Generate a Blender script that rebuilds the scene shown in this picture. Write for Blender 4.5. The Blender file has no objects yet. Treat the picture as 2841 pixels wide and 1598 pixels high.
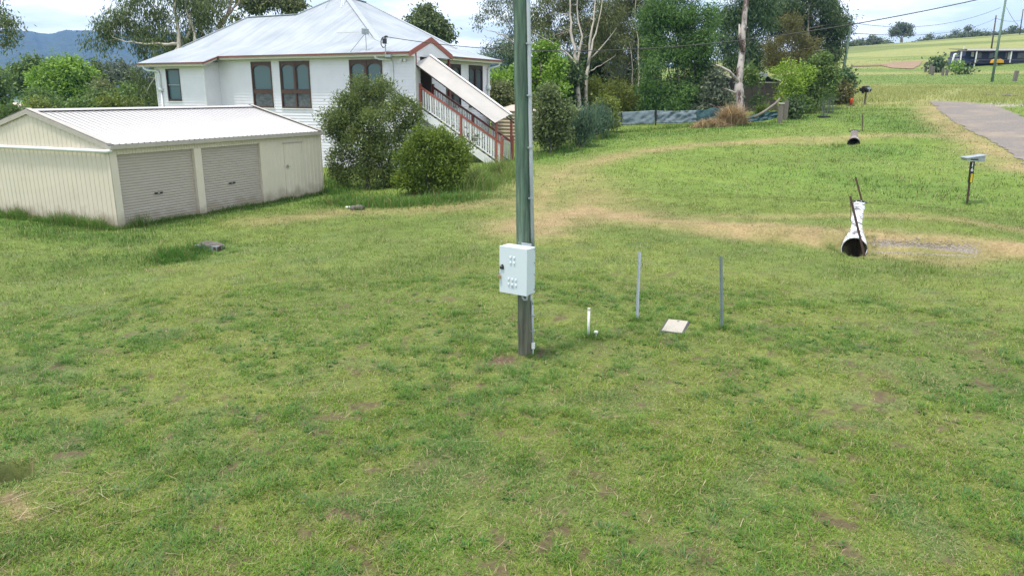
import bpy, bmesh, math, random
import numpy as np
from mathutils import Vector, Matrix
R = math.radians
sc = bpy.context.scene
COL = sc.collection
rng = np.random.default_rng(7)
random.seed(7)

# ------------------------------------------------------------------ camera, sky, sun, exposure
CAM_H, FPX, PITCH, ROLL = 3.8, 2044.0, R(14.82), R(-0.281)
CAM = np.array([0, 0, CAM_H])
FW = np.array([0, math.cos(PITCH), -math.sin(PITCH)])
_r0 = np.array([1.0, 0, 0]); _d0 = np.array([0, -math.sin(PITCH), -math.cos(PITCH)])
RT = math.cos(ROLL)*_r0 + math.sin(ROLL)*_d0
DN = -math.sin(ROLL)*_r0 + math.cos(ROLL)*_d0
cd = bpy.data.cameras.new('camera'); co = bpy.data.objects.new('camera', cd); COL.objects.link(co)
cd.sensor_width = 36.0; cd.lens = 36.0*FPX/2841.0; cd.clip_start = 0.05; cd.clip_end = 20000
m = Matrix.Identity(4)
for i in range(3):
    m[i][0] = RT[i]; m[i][1] = -DN[i]; m[i][2] = -FW[i]; m[i][3] = CAM[i]
co.matrix_world = m
sc.camera = co

SUN_EL, SUN_AZ = R(73), R(243)          # azimuth clockwise from +Y
w = bpy.data.worlds.new('World'); sc.world = w; w.use_nodes = True
nt = w.node_tree; nt.nodes.clear()
def N(nt, t, **k):
    n = nt.nodes.new(t)
    for a, b in k.items(): setattr(n, a, b)
    return n
out = N(nt, 'ShaderNodeOutputWorld'); bg = N(nt, 'ShaderNodeBackground')
sky = N(nt, 'ShaderNodeTexSky', sky_type='NISHITA', sun_disc=False, sun_elevation=SUN_EL, sun_rotation=SUN_AZ)
sky.air_density = 1.0; sky.dust_density = 1.6; sky.ozone_density = 1.0
tc = N(nt, 'ShaderNodeTexCoord'); sep = N(nt, 'ShaderNodeSeparateXYZ')
nt.links.new(tc.outputs['Generated'], sep.inputs[0])
addz = N(nt, 'ShaderNodeMath', operation='ADD'); addz.inputs[1].default_value = 0.10
nt.links.new(sep.outputs['Z'], addz.inputs[0])
mx = N(nt, 'ShaderNodeMath', operation='MAXIMUM'); mx.inputs[1].default_value = 0.03
nt.links.new(addz.outputs[0], mx.inputs[0])
dvx = N(nt, 'ShaderNodeMath', operation='DIVIDE'); dvy = N(nt, 'ShaderNodeMath', operation='DIVIDE')
for d, s in ((dvx, 'X'), (dvy, 'Y')):
    nt.links.new(sep.outputs[s], d.inputs[0]); nt.links.new(mx.outputs[0], d.inputs[1])
cmb = N(nt, 'ShaderNodeCombineXYZ'); nt.links.new(dvx.outputs[0], cmb.inputs[0]); nt.links.new(dvy.outputs[0], cmb.inputs[1])
cn = N(nt, 'ShaderNodeTexNoise'); cn.inputs['Scale'].default_value = 0.75; cn.inputs['Detail'].default_value = 9; cn.inputs['Roughness'].default_value = 0.58
nt.links.new(cmb.outputs[0], cn.inputs['Vector'])
cr = N(nt, 'ShaderNodeValToRGB'); cr.color_ramp.elements[0].position = 0.44; cr.color_ramp.elements[1].position = 0.58
cr.color_ramp.elements[0].color = (0.30, 0.30, 0.30, 1)
nt.links.new(cn.outputs['Fac'], cr.inputs[0])
SKY_CLOUD = (7.2, 7.5, 7.7, 1)
mixc = N(nt, 'ShaderNodeMix', data_type='RGBA'); mixc.inputs[7].default_value = SKY_CLOUD
nt.links.new(cr.outputs[0], mixc.inputs[0]); nt.links.new(sky.outputs[0], mixc.inputs[6])
nt.links.new(mixc.outputs[2], bg.inputs[0]); bg.inputs[1].default_value = 0.15
nt.links.new(bg.outputs[0], out.inputs[0])

sd = bpy.data.lights.new('sun', 'SUN'); so = bpy.data.objects.new('sun', sd); COL.objects.link(so)
sd.energy = 2.8; sd.angle = R(6); sd.color = (1.0, 0.93, 0.83)
sv = Vector((math.sin(SUN_AZ)*math.cos(SUN_EL), math.cos(SUN_AZ)*math.cos(SUN_EL), math.sin(SUN_EL)))
so.rotation_euler = sv.to_track_quat('Z', 'Y').to_euler(); so.location = (-20, -20, 60)

vs = sc.view_settings; vs.view_transform = 'Standard'; vs.look = 'None'; vs.gamma = 1; vs.exposure = 0.72
sc.cycles.use_denoising = True; sc.cycles.denoising_prefilter = 'NONE'; sc.cycles.use_adaptive_sampling = False; sc.cycles.max_bounces = 6; sc.cycles.diffuse_bounces = 3; sc.cycles.transparent_max_bounces = 6
sc.cycles.caustics_reflective = False; sc.cycles.caustics_refractive = False

# ------------------------------------------------------------------ picture geometry helpers (pixels of a 2576-wide view)
DK = 1.1029
def ray(x, y): return FW + RT*((x*DK-1420.5)/FPX) + DN*((y*DK-799)/FPX)
def P(x, y, t): return CAM + ray(x, y)*t
def mpp(t): return DK*t/FPX          # metres per pixel at depth t

# ------------------------------------------------------------------ terrain
_AZ = [-180, -60, -40, -25, -12, -2, 8, 18, 27, 37, 60, 180]
_D = [1, 12, 20, 30, 42, 60, 80, 110, 150, 220, 330, 450, 700, 1200, 8000]
_T = [[0]*8, [0]*8, [0, 0, 0, .2, .22, .08, .08, .15], [0, -.05, 0, .55, .6, .55, .55, .6], [-.1, -.1, .1, 1.0, 1.2, 1.3, 1.45, 1.5],
      [-.3, -.3, .2, 1.3, 2.0, 2.4, 2.7, 2.9], [-.6, -.5, .3, 1.6, 2.9, 3.6, 3.9, 4.1], [-1, -1, .3, 2, 4, 4.9, 5.0, 5.1],
      [-2, -1.5, 0, 2.5, 6, 7.1, 7.2, 7.5], [-4, -3, -1, 3, 9, 12.5, 14.5, 15.8], [-7, -5, -2, 3, 12, 19.5, 23.5, 26.5],
      [-9, -6, -3, 3, 12, 21, 26, 31], [-12, -9, -6, 0, 6, 14, 20, 24], [-12, -12, -10, -5, 0, 0, 0, 0], [-12]*8]
_T = np.array([[r[0], r[0]] + r + [r[-1], r[0]] for r in _T], float)
_ga = np.arange(-180, 181, 1.0); _gl = np.arange(0, 9.0, 0.03)
_tmp = np.array([np.interp(_ga, _AZ, row) for row in _T])
_GZ = np.array([np.interp(_gl, np.log(_D), _tmp[:, j]) for j in range(len(_ga))]).T
_k = np.exp(-np.linspace(-2, 2, 9)**2/1.2); _k /= _k.sum()
_p = np.pad(_GZ, ((4, 4), (4, 4)), mode='edge')
_p = np.apply_along_axis(lambda c: np.convolve(c, _k, 'valid'), 0, _p); _GZ = np.apply_along_axis(lambda c: np.convolve(c, _k, 'valid'), 1, _p)

_perm = np.random.default_rng(3).random((256, 256))
def vnoise(x, y):
    xi = np.floor(x).astype(int); yi = np.floor(y).astype(int); fx = x-xi; fy = y-yi
    fx = fx*fx*(3-2*fx); fy = fy*fy*(3-2*fy)
    a = _perm[xi & 255, yi & 255]; b = _perm[(xi+1) & 255, yi & 255]; c = _perm[xi & 255, (yi+1) & 255]; d = _perm[(xi+1) & 255, (yi+1) & 255]
    return (a*(1-fx)+b*fx)*(1-fy)+(c*(1-fx)+d*fx)*fy
def fbm(x, y, o=4):
    s = 0; a = .5; t = 0
    for i in range(o):
        s = s+a*vnoise(x+17.3*i, y-9.1*i); t += a; a *= .5; x = x*2.03; y = y*2.03
    return s/t
def sst(x, a, b):
    t = np.clip((x-a)/(b-a), 0, 1); return t*t*(3-2*t)
def segdist(x, y, pts):
    best = np.full(np.shape(x), 1e9); 
    for (ax, ay), (bx, by) in zip(pts[:-1], pts[1:]):
        dx, dy = bx-ax, by-ay; L2 = dx*dx+dy*dy+1e-9
        t = np.clip(((x-ax)*dx+(y-ay)*dy)/L2, 0, 1)
        best = np.minimum(best, np.hypot(x-ax-t*dx, y-ay-t*dy))
    return best

def channel(x, y, pipe):
    (ax, ay), (bx, by) = pipe; L = math.hypot(bx-ax, by-ay); ux, uy = (bx-ax)/L, (by-ay)/L
    s = (x-ax)*ux+(y-ay)*uy; q = np.abs((x-ax)*uy-(y-ay)*ux)
    return sst(-q, -.22, -.12)*sst(s, -.35, -.05)*sst(-s, -.75, -.35)
def tz0(x, y):
    d = np.hypot(x, y); a = np.degrees(np.arctan2(x, y)); l = np.log(np.maximum(d, 1.0))/0.03
    li = np.clip(l.astype(int), 0, len(_gl)-2); fl = np.clip(l-li, 0, 1); aj = a+180; ai = np.clip(aj.astype(int), 0, 359); fa = aj-ai
    return (_GZ[li, ai]*(1-fl)+_GZ[li+1, ai]*fl)*(1-fa)+(_GZ[li, ai+1]*(1-fl)+_GZ[li+1, ai+1]*fl)*fa
# culvert pipes (mouth, far end): the driveway banks over them
PIPE1 = ((8.54, 18.05), (10.55, 22.35)); PIPE2 = ((17.1, 37.6), (18.4, 40.5))
SWALE = [(-13.5, 15.2), (-10.0, 16.0), (-7.9, 17.5)]
HOLE = (-5.22, 6.86)
def berm(x, y, pipe, h, lat):
    (ax, ay), (bx, by) = pipe; L = math.hypot(bx-ax, by-ay); ux, uy = (bx-ax)/L, (by-ay)/L
    s = (x-ax)*ux+(y-ay)*uy; q = (x-ax)*uy-(y-ay)*ux
    return h*sst(s, .0, .48)*sst(-s, -L-1.2, -L+.1)*sst(-np.abs(q), -lat, -lat*.25)
def tz(x, y, bank=True):
    x = np.asarray(x, float); y = np.asarray(y, float)
    z = tz0(x, y)
    d = np.hypot(x, y)
    z = z+(fbm(x*.35+3, y*.35)-.5)*.16*sst(d, 6, 16)*(1-sst(d, 60, 120))+(fbm(x*1.3, y*1.3, 3)-.5)*.05*(1-sst(d, 50, 90))
    z = z+(fbm(x*.02, y*.02)-.5)*3*sst(d, 260, 400)
    z = z-.22*np.exp(-(segdist(x, y, SWALE)/.9)**2)
    z = z-.75*np.exp(-(((x-HOLE[0])/.23)**2+((y-HOLE[1])/.19)**2)**2)
    if bank:
        z = z+berm(x, y, PIPE1, .27, 6.5)*(1-channel(x, y, PIPE1))-.17*channel(x, y, PIPE1)+berm(x, y, PIPE2, .235, 6.5)*(1-channel(x, y, PIPE2))-.15*channel(x, y, PIPE2)
        z = z-.11*np.exp(-((x-PIPE1[0][0]+.1)**2+(y-PIPE1[0][1]+.25)**2)/.35)
    return z
def gz(x, y): return float(tz(np.array([x]), np.array([y]))[0])
def G(x, y):
    """ground point seen at a picture position"""
    d = ray(x, y); t = np.arange(3, 700, .02 if y > 280 else .1)
    px = CAM[0]+d[0]*t; py = CAM[1]+d[1]*t; pz = CAM[2]+d[2]*t
    k = np.argmax(pz < tz(px, py))
    return np.array([px[k], py[k], float(tz(px[k:k+1], py[k:k+1])[0])]), t[k]
def G2(x, y): return tuple(G(x, y)[0][:2])

# ------------------------------------------------------------------ object helpers
def tag(o, label=None, cat=None, group=None, kind=None):
    if label: o['label'] = label
    if cat: o['category'] = cat
    if group: o['group'] = group
    if kind: o['kind'] = kind
    return o
def thing(name, label, cat, loc=(0, 0, 0), rotz=0, group=None):
    o = bpy.data.objects.new(name, None); COL.objects.link(o); o.empty_display_size = .2
    o.location = tuple(float(v) for v in loc); o.rotation_euler = (0, 0, rotz)
    return tag(o, label, cat, group)
class MB:
    def __init__(s): s.v = []; s.f = []; s.uv = {}; s.mi = []
    def face(s, pts, uv=None, mi=0):
        i = len(s.v); s.v += [tuple(p) for p in pts]; s.f.append(tuple(range(i, i+len(pts)))); s.mi.append(mi)
        if uv: s.uv[len(s.f)-1] = uv
    def box(s, x0, x1, y0, y1, z0, z1, M=None, mi=0):
        c = [Vector((x, y, z)) for z in (z0, z1) for y in (y0, y1) for x in (x0, x1)]
        if M is not None: c = [M @ p for p in c]
        i = len(s.v); s.v += [tuple(p) for p in c]
        for f in ((0, 2, 3, 1), (4, 5, 7, 6), (0, 1, 5, 4), (1, 3, 7, 5), (3, 2, 6, 7), (2, 0, 4, 6)):
            s.f.append(tuple(i+k for k in f)); s.mi.append(mi)
    def bar(s, a, b, wx, wy=None, up=(0, 0, 1), mi=0):
        a = Vector(a); b = Vector(b); d = (b-a); L = d.length; d.normalize(); u = Vector(up)
        if abs(d.dot(u)) > .98: u = Vector((1, 0, 0))
        x = d.cross(u).normalized(); y = x.cross(d).normalized(); wy = wy or wx
        M = Matrix(((x.x, y.x, d.x, a.x), (x.y, y.y, d.y, a.y), (x.z, y.z, d.z, a.z), (0, 0, 0, 1)))
        s.box(-wx/2, wx/2, -wy/2, wy/2, 0, L, M, mi)
    def tube(s, pts, rad, n=10, caps=True, mi=0):
        pts = [Vector(tuple(map(float, p))) for p in pts]
        if not hasattr(rad, '__len__'): rad = [rad]*len(pts)
        rings = []; px = None
        for i, p in enumerate(pts):
            d = (pts[min(i+1, len(pts)-1)]-pts[max(i-1, 0)]).normalized()
            if px is None:
                px = d.cross(Vector((0, 0, 1)) if abs(d.z) < .95 else Vector((1, 0, 0))).normalized()
            else:
                px = (px-d*px.dot(d)).normalized()
            y = d.cross(px); r = rad[i]; k = len(s.v)
            for j in range(n):
                a = 2*math.pi*j/n; s.v.append(tuple(p+px*(r*math.cos(a))+y*(r*math.sin(a))))
            rings.append(k)
        for a, b in zip(rings[:-1], rings[1:]):
            for j in range(n):
                s.f.append((a+j, a+(j+1) % n, b+(j+1) % n, b+j)); s.mi.append(mi)
        if caps:
            s.f.append(tuple(rings[0]+j for j in reversed(range(n)))); s.f.append(tuple(rings[-1]+j for j in range(n))); s.mi += [mi, mi]
    def prism(s, poly, axis, a, b, mi=0):
        """extrude a 2-D polygon along an axis; axis 0: poly=(y,z), 1: (x,z), 2: (x,y)"""
        def mk(p, t):
            return {0: (t, p[0], p[1]), 1: (p[0], t, p[1]), 2: (p[0], p[1], t)}[axis]
        n = len(poly); i = len(s.v); s.v += [mk(p, a) for p in poly]+[mk(p, b) for p in poly]
        s.f.append(tuple(i+k for k in reversed(range(n)))); s.f.append(tuple(i+n+k for k in range(n))); s.mi += [mi, mi]
        for k in range(n):
            s.f.append((i+k, i+(k+1) % n, i+n+(k+1) % n, i+n+k)); s.mi.append(mi)
    def build(s, name, mat, parent=None, smooth=False, bevel=0, loc=None):
        me = bpy.data.meshes.new(name); me.from_pydata([tuple(map(float, p)) for p in s.v], [], s.f)
        if s.uv:
            l = me.uv_layers.new(name='UVMap')
            for fi, uv in s.uv.items():
                for k, li in enumerate(me.polygons[fi].loop_indices): l.data[li].uv = uv[k]
        mats = mat if isinstance(mat, (list, tuple)) else [mat]
        for q in mats: me.materials.append(q)
        if len(mats) > 1: me.polygons.foreach_set('material_index', s.mi)
        bm = bmesh.new(); bm.from_mesh(me); bmesh.ops.recalc_face_normals(bm, faces=bm.faces)
        bm.to_mesh(me); bm.free()
        if smooth:
            me.polygons.foreach_set('use_smooth', [True]*len(me.polygons))
        o = bpy.data.objects.new(name, me); COL.objects.link(o)
        if loc is not None: o.location = tuple(map(float, loc))
        if parent is not None: o.parent = parent
        if bevel:
            b = o.modifiers.new('bevel', 'BEVEL'); b.width = bevel; b.segments = 2; b.limit_method = 'ANGLE'
        return o
def split(o):
    """give every loose piece of a mesh an object of its own (children stay with the first)"""
    me = o.data; n = len(me.vertices); par = list(range(n))
    def find(i):
        while par[i] != i: par[i] = par[par[i]]; i = par[i]
        return i
    for e in me.edges: par[find(e.vertices[0])] = find(e.vertices[1])
    groups = {}
    for p in me.polygons: groups.setdefault(find(p.vertices[0]), []).append(p)
    if len(groups) < 2: return [o]
    co = [v.co.copy() for v in me.vertices]; outs = []
    for gi, polys in enumerate(groups.values()):
        ids = sorted({v for p in polys for v in p.vertices}); mp = {v: i for i, v in enumerate(ids)}
        m2 = bpy.data.meshes.new(me.name); m2.from_pydata([co[v] for v in ids], [], [[mp[v] for v in p.vertices] for p in polys])
        for q in me.materials: m2.materials.append(q)
        m2.polygons.foreach_set('use_smooth', [p.use_smooth for p in polys])
        if gi == 0: first = m2; outs.append(o); continue
        c = o.copy(); c.data = m2; COL.objects.link(c); outs.append(c)
    o.data = first; return outs
def bigmesh(name, V, nper, mat, col=None, smooth=False, parent=None, faces=None):
    """numpy mesh: V (n,k,3) polygons of k corners each (or indexed faces)"""
    me = bpy.data.meshes.new(name)
    if faces is None:
        n, k, _ = V.shape; nv = n*k; idx = np.arange(nv, dtype=np.int32); nf = n; vv = V.reshape(-1, 3)
    else:
        vv = V; nv = len(V); nf, k = faces.shape; idx = faces.reshape(-1).astype(np.int32)
    me.vertices.add(nv); me.vertices.foreach_set('co', vv.astype(np.float32).ravel())
    me.loops.add(nf*k); me.loops.foreach_set('vertex_index', idx)
    me.polygons.add(nf); me.polygons.foreach_set('loop_start', np.arange(0, nf*k, k, dtype=np.int32))
    if smooth: me.polygons.foreach_set('use_smooth', np.ones(nf, bool))
    me.update(calc_edges=True)
    if col is not None:
        a = me.color_attributes.new('Col', 'FLOAT_COLOR', 'POINT')
        c = np.ones((nv, 4), np.float32); c[:, :3] = col; a.data.foreach_set('color', c.ravel())
    me.materials.append(mat)
    o = bpy.data.objects.new(name, me); COL.objects.link(o)
    if parent is not None: o.parent = parent
    return o

# ------------------------------------------------------------------ materials
def newmat(name):
    mt = bpy.data.materials.new(name); mt.use_nodes = True; t = mt.node_tree; t.nodes.clear()
    o = N(t, 'ShaderNodeOutputMaterial'); b = N(t, 'ShaderNodeBsdfPrincipled'); t.links.new(b.outputs[0], o.inputs[0])
    return mt, t, b, o
def ramp(t, fac, stops):
    r = N(t, 'ShaderNodeValToRGB'); e = r.color_ramp.elements
    while len(e) < len(stops): e.new(.5)
    for q, (p, c) in zip(e, stops): q.position = p; q.color = (*c, 1)
    t.links.new(fac, r.inputs[0]); return r
def pmat(name, c, rough=.6, c2=None, scale=4, stretch=(1, 1, 1), metal=0, bump=0, bscale=None, spec=.5, dirt=None, dscale=1.3, dlo=.55, dhi=.75):
    mt, t, b, o = newmat(name)
    b.inputs['Roughness'].default_value = rough; b.inputs['Metallic'].default_value = metal; b.inputs['Specular IOR Level'].default_value = spec
    tcn = N(t, 'ShaderNodeTexCoord'); mp = N(t, 'ShaderNodeMapping'); mp.inputs['Scale'].default_value = stretch
    t.links.new(tcn.outputs['Object'], mp.inputs[0])
    nz = N(t, 'ShaderNodeTexNoise'); nz.inputs['Scale'].default_value = scale; nz.inputs['Detail'].default_value = 7; nz.inputs['Roughness'].default_value = .65
    t.links.new(mp.outputs[0], nz.inputs['Vector'])
    c2 = c2 or tuple(v*.86 for v in c)
    r = ramp(t, nz.outputs['Fac'], [(.3, c2), (.7, c)]); outc = r.outputs[0]
    if dirt:
        n2 = N(t, 'ShaderNodeTexNoise'); n2.inputs['Scale'].default_value = dscale; n2.inputs['Detail'].default_value = 9; n2.inputs['Roughness'].default_value = .7
        t.links.new(mp.outputs[0], n2.inputs['Vector'])
        r2 = ramp(t, n2.outputs['Fac'], [(dlo, (0, 0, 0)), (dhi, (1, 1, 1))])
        mxn = N(t, 'ShaderNodeMix', data_type='RGBA'); mxn.inputs[7].default_value = (*dirt, 1)
        t.links.new(r2.outputs[0], mxn.inputs[0]); t.links.new(outc, mxn.inputs[6]); outc = mxn.outputs[2]
    t.links.new(outc, b.inputs['Base Color'])
    if bump:
        bn = N(t, 'ShaderNodeBump'); bn.inputs['Strength'].default_value = bump; bn.inputs['Distance'].default_value = .02
        n3 = N(t, 'ShaderNodeTexNoise'); n3.inputs['Scale'].default_value = bscale or scale*4; n3.inputs['Detail'].default_value = 5
        t.links.new(mp.outputs[0], n3.inputs['Vector']); t.links.new(n3.outputs['Fac'], bn.inputs['Height']); t.links.new(bn.outputs[0], b.inputs['Normal'])
    return mt
def leafmat(name, lo, hi, trans=.35, rough=.55):
    mt, t, b, o = newmat(name)
    at = N(t, 'ShaderNodeAttribute', attribute_name='Col'); sp = N(t, 'ShaderNodeSeparateColor'); t.links.new(at.outputs['Color'], sp.inputs[0])
    r = ramp(t, sp.outputs[0], [(0.0, lo), (1.0, hi)])
    t.links.new(r.outputs[0], b.inputs['Base Color']); b.inputs['Roughness'].default_value = rough; b.inputs['Specular IOR Level'].default_value = .35
    tr = N(t, 'ShaderNodeBsdfTranslucent'); t.links.new(r.outputs[0], tr.inputs[0])
    ms = N(t, 'ShaderNodeMixShader'); ms.inputs[0].default_value = trans
    t.links.new(b.outputs[0], ms.inputs[1]); t.links.new(tr.outputs[0], ms.inputs[2]); t.links.new(ms.outputs[0], o.inputs[0])
    return mt
def colmat(name, rough=.8, trans=.3, noise=None):
    mt, t, b, o = newmat(name)
    at = N(t, 'ShaderNodeAttribute', attribute_name='Col'); b.inputs['Roughness'].default_value = rough; b.inputs['Specular IOR Level'].default_value = .25
    c = at.outputs['Color']
    if noise:
        tcn = N(t, 'ShaderNodeNewGeometry')
        last = None
        for s, lo, hi in noise:
            nz = N(t, 'ShaderNodeTexNoise'); nz.inputs['Scale'].default_value = s; nz.inputs['Detail'].default_value = 6; nz.inputs['Roughness'].default_value = .7
            t.links.new(tcn.outputs['Position'], nz.inputs['Vector'])
            mr = N(t, 'ShaderNodeMapRange'); mr.inputs[1].default_value = .3; mr.inputs[2].default_value = .7; mr.inputs[3].default_value = lo; mr.inputs[4].default_value = hi
            t.links.new(nz.outputs['Fac'], mr.inputs[0])
            mm = N(t, 'ShaderNodeVectorMath', operation='SCALE'); t.links.new(c, mm.inputs[0]); t.links.new(mr.outputs[0], mm.inputs['Scale']); c = mm.outputs[0]; last = nz
        bn = N(t, 'ShaderNodeBump'); bn.inputs['Strength'].default_value = .6; bn.inputs['Distance'].default_value = .05
        t.links.new(last.outputs['Fac'], bn.inputs['Height']); t.links.new(bn.outputs[0], b.inputs['Normal'])
    t.links.new(c, b.inputs['Base Color'])
    if trans:
        tr = N(t, 'ShaderNodeBsdfTranslucent'); t.links.new(c, tr.inputs[0])
        ms = N(t, 'ShaderNodeMixShader'); ms.inputs[0].default_value = trans
        t.links.new(b.outputs[0], ms.inputs[1]); t.links.new(tr.outputs[0], ms.inputs[2]); t.links.new(ms.outputs[0], o.inputs[0])
    return mt
def uvroof(name, c, c2, pitch, rough=.45, bump=.5, metal=.0, streak=.5):
    """corrugated sheet: UV.x runs across the ribs in metres, UV.y down the slope"""
    mt, t, b, o = newmat(name); b.inputs['Roughness'].default_value = rough; b.inputs['Metallic'].default_value = metal
    uv = N(t, 'ShaderNodeUVMap', uv_map='UVMap'); sp = N(t, 'ShaderNodeSeparateXYZ'); t.links.new(uv.outputs[0], sp.inputs[0])
    mp = N(t, 'ShaderNodeMapping'); mp.inputs['Scale'].default_value = (3.2, .16, 1); t.links.new(uv.outputs[0], mp.inputs[0])
    nz = N(t, 'ShaderNodeTexNoise'); nz.inputs['Scale'].default_value = 1.3; nz.inputs['Detail'].default_value = 8; nz.inputs['Roughness'].default_value = .75
    t.links.new(mp.outputs[0], nz.inputs['Vector'])
    n2 = N(t, 'ShaderNodeTexNoise'); n2.inputs['Scale'].default_value = .5; n2.inputs['Detail'].default_value = 8; t.links.new(uv.outputs[0], n2.inputs['Vector'])
    av = N(t, 'ShaderNodeMath', operation='MULTIPLY_ADD'); av.inputs[1].default_value = .6; t.links.new(nz.outputs['Fac'], av.inputs[0])
    h = N(t, 'ShaderNodeMath', operation='MULTIPLY'); h.inputs[1].default_value = .4; t.links.new(n2.outputs['Fac'], h.inputs[0]); t.links.new(h.outputs[0], av.inputs[2])
    r = ramp(t, av.outputs[0], [(.40, c2), (.58, c)]); t.links.new(r.outputs[0], b.inputs['Base Color'])
    m1 = N(t, 'ShaderNodeMath', operation='MULTIPLY'); m1.inputs[1].default_value = 2*math.pi/pitch; t.links.new(sp.outputs[0], m1.inputs[0])
    s1 = N(t, 'ShaderNodeMath', operation='SINE'); t.links.new(m1.outputs[0], s1.inputs[0])
    bn = N(t, 'ShaderNodeBump'); bn.inputs['Strength'].default_value = bump; bn.inputs['Distance'].default_value = .012
    t.links.new(s1.outputs[0], bn.inputs['Height']); t.links.new(bn.outputs[0], b.inputs['Normal'])
    return mt

M = {}
M['board'] = pmat('white_weatherboard', (.75, .735, .79), .5, (.685, .672, .72), 1.5, dirt=(.50, .49, .45), dscale=1.1, dlo=.60, dhi=.95)
M['cream'] = pmat('cream_fascia', (.66, .63, .54), .5, (.58, .55, .46), 3)
M['soffit'] = pmat('soffit_lining', (.55, .56, .45), .7)
M['maroon'] = pmat('maroon_paint', (.23, .065, .05), .45, (.17, .05, .04), 4)
M['maroon2'] = pmat('faded_maroon_paint', (.36, .105, .075), .5, (.27, .08, .06), 4)
M['timber'] = pmat('brown_window_timber', (.10, .045, .028), .45, (.055, .026, .018), 6, (1, 1, .3))
M['teal'] = pmat('frosted_teal_glass', (.085, .15, .165), .15, (.07, .13, .145), 60)
M['dkglass'] = pmat('dark_window_glass', (.045, .052, .066), .08, (.16, .165, .175), 2.6, (1, 1, 2))
M['blackin'] = pmat('dark_interior', (.035, .03, .028), .7)
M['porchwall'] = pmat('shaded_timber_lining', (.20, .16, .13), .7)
M['roof'] = uvroof('weathered_grey_roof', (.355, .39, .42), (.235, .265, .295), .152, .42, .5)
M['ridge'] = pmat('galvanised_ridge_cap', (.42, .45, .48), .4, (.34, .37, .40), 3, metal=.2)
M['canopy'] = uvroof('white_canopy_sheet', (.78, .76, .73), (.66, .64, .60), .152, .45, .8)
M['pvc'] = pmat('white_pvc_pipe', (.74, .77, .78), .35)
M['shedwall'] = pmat('cream_sheet_steel', (.655, .585, .475), .42, (.60, .54, .44), 1.2, dirt=(.42, .37, .28), dscale=.9, dlo=.58, dhi=.95)
def mudband(mt, top=.45):
    t = mt.node_tree; b = next(n for n in t.nodes if n.type == 'BSDF_PRINCIPLED'); src = b.inputs['Base Color'].links[0].from_socket
    tcn = next(n for n in t.nodes if n.type == 'TEX_COORD'); sp = N(t, 'ShaderNodeSeparateXYZ'); t.links.new(tcn.outputs['Object'], sp.inputs[0])
    nz = N(t, 'ShaderNodeTexNoise'); nz.inputs['Scale'].default_value = 2.5; nz.inputs['Detail'].default_value = 8; t.links.new(tcn.outputs['Object'], nz.inputs['Vector'])
    ad = N(t, 'ShaderNodeMath', operation='MULTIPLY_ADD'); ad.inputs[1].default_value = -.9; t.links.new(nz.outputs['Fac'], ad.inputs[0]); t.links.new(sp.outputs['Z'], ad.inputs[2])
    mr = N(t, 'ShaderNodeMapRange'); mr.inputs[1].default_value = -.35; mr.inputs[2].default_value = top-.45; mr.inputs[3].default_value = .75; mr.inputs[4].default_value = 0; t.links.new(ad.outputs[0], mr.inputs[0])
    mx_ = N(t, 'ShaderNodeMix', data_type='RGBA'); mx_.inputs[7].default_value = (.30, .25, .18, 1); t.links.new(mr.outputs[0], mx_.inputs[0]); t.links.new(src, mx_.inputs[6]); t.links.new(mx_.outputs[2], b.inputs['Base Color'])
mudband(M['shedwall'])
M['shedroof'] = pmat('white_sheet_roof', (.49, .475, .465), .38, (.435, .42, .41), 1.6, dirt=(.5, .48, .45), dscale=3.5, dlo=.66, dhi=.84)
M['roller'] = pmat('mushroom_roller_door', (.425, .375, .325), .45, (.38, .335, .29), 2, (1, 1, 3))
mudband(M['roller'], .35)
M['gutter'] = pmat('beige_gutter_steel', (.44, .40, .345), .42, (.36, .33, .28), 3)
M['black'] = pmat('black_plastic', (.018, .018, .02), .4)
M['chrome'] = pmat('bright_steel', (.6, .6, .62), .3, metal=.9)
M['galv'] = pmat('galvanised_steel', (.40, .44, .46), .4, (.30, .34, .37), 8, metal=.55)
M['rust'] = pmat('rusty_steel', (.085, .045, .035), .8, (.045, .026, .022), 25, bump=.4)
M['boxpaint'] = pmat('pale_grey_box_paint', (.60, .675, .72), .38, (.58, .655, .70), 2)
M['label'] = pmat('pale_sticker', (.50, .55, .58), .5)
M['brass'] = pmat('brass_padlock', (.50, .33, .16), .35, metal=.6)
M['conduit'] = pmat('grey_conduit', (.46, .50, .55), .4, (.42, .46, .51), 6)
M['whitepaint'] = pmat('white_post_paint', (.76, .77, .74), .5, (.62, .62, .58), 18)
M['concrete'] = pmat('pit_lid_concrete', (.42, .39, .33), .85, (.33, .30, .26), 26, bump=.3)
M['dkplastic'] = pmat('charcoal_pit_frame', (.05, .055, .06), .6)
M['pipeblack'] = pmat('black_culvert_plastic', (.022, .022, .025), .45)
M['pipewhite'] = pmat('flaking_white_paint', (.78, .80, .82), .55, (.70, .72, .74), 8, dirt=(.06, .052, .048), dscale=5.5, dlo=.475, dhi=.56)
M['yellow'] = pmat('yellow_reflector', (.75, .52, .01), .4)
M['digit'] = pmat('white_digit', (.82, .82, .82), .5)
M['cable'] = pmat('black_cable', (.02, .022, .024), .5)
M['orange'] = pmat('orange_marker_plastic', (.62, .06, .02), .45)
M['cloth'] = pmat('grey_blue_shade_cloth', (.135, .18, .205), .8, (.085, .12, .14), 3, (1, 1, 4), bump=.5, bscale=9)
M['cloth2'] = pmat('dark_teal_shade_cloth', (.02, .075, .082), .8, (.012, .045, .052), 3, bump=.5, bscale=9)
M['cloth3'] = pmat('teal_shade_cloth', (.05, .115, .125), .8, (.03, .075, .085), 3, bump=.5, bscale=9)
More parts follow.
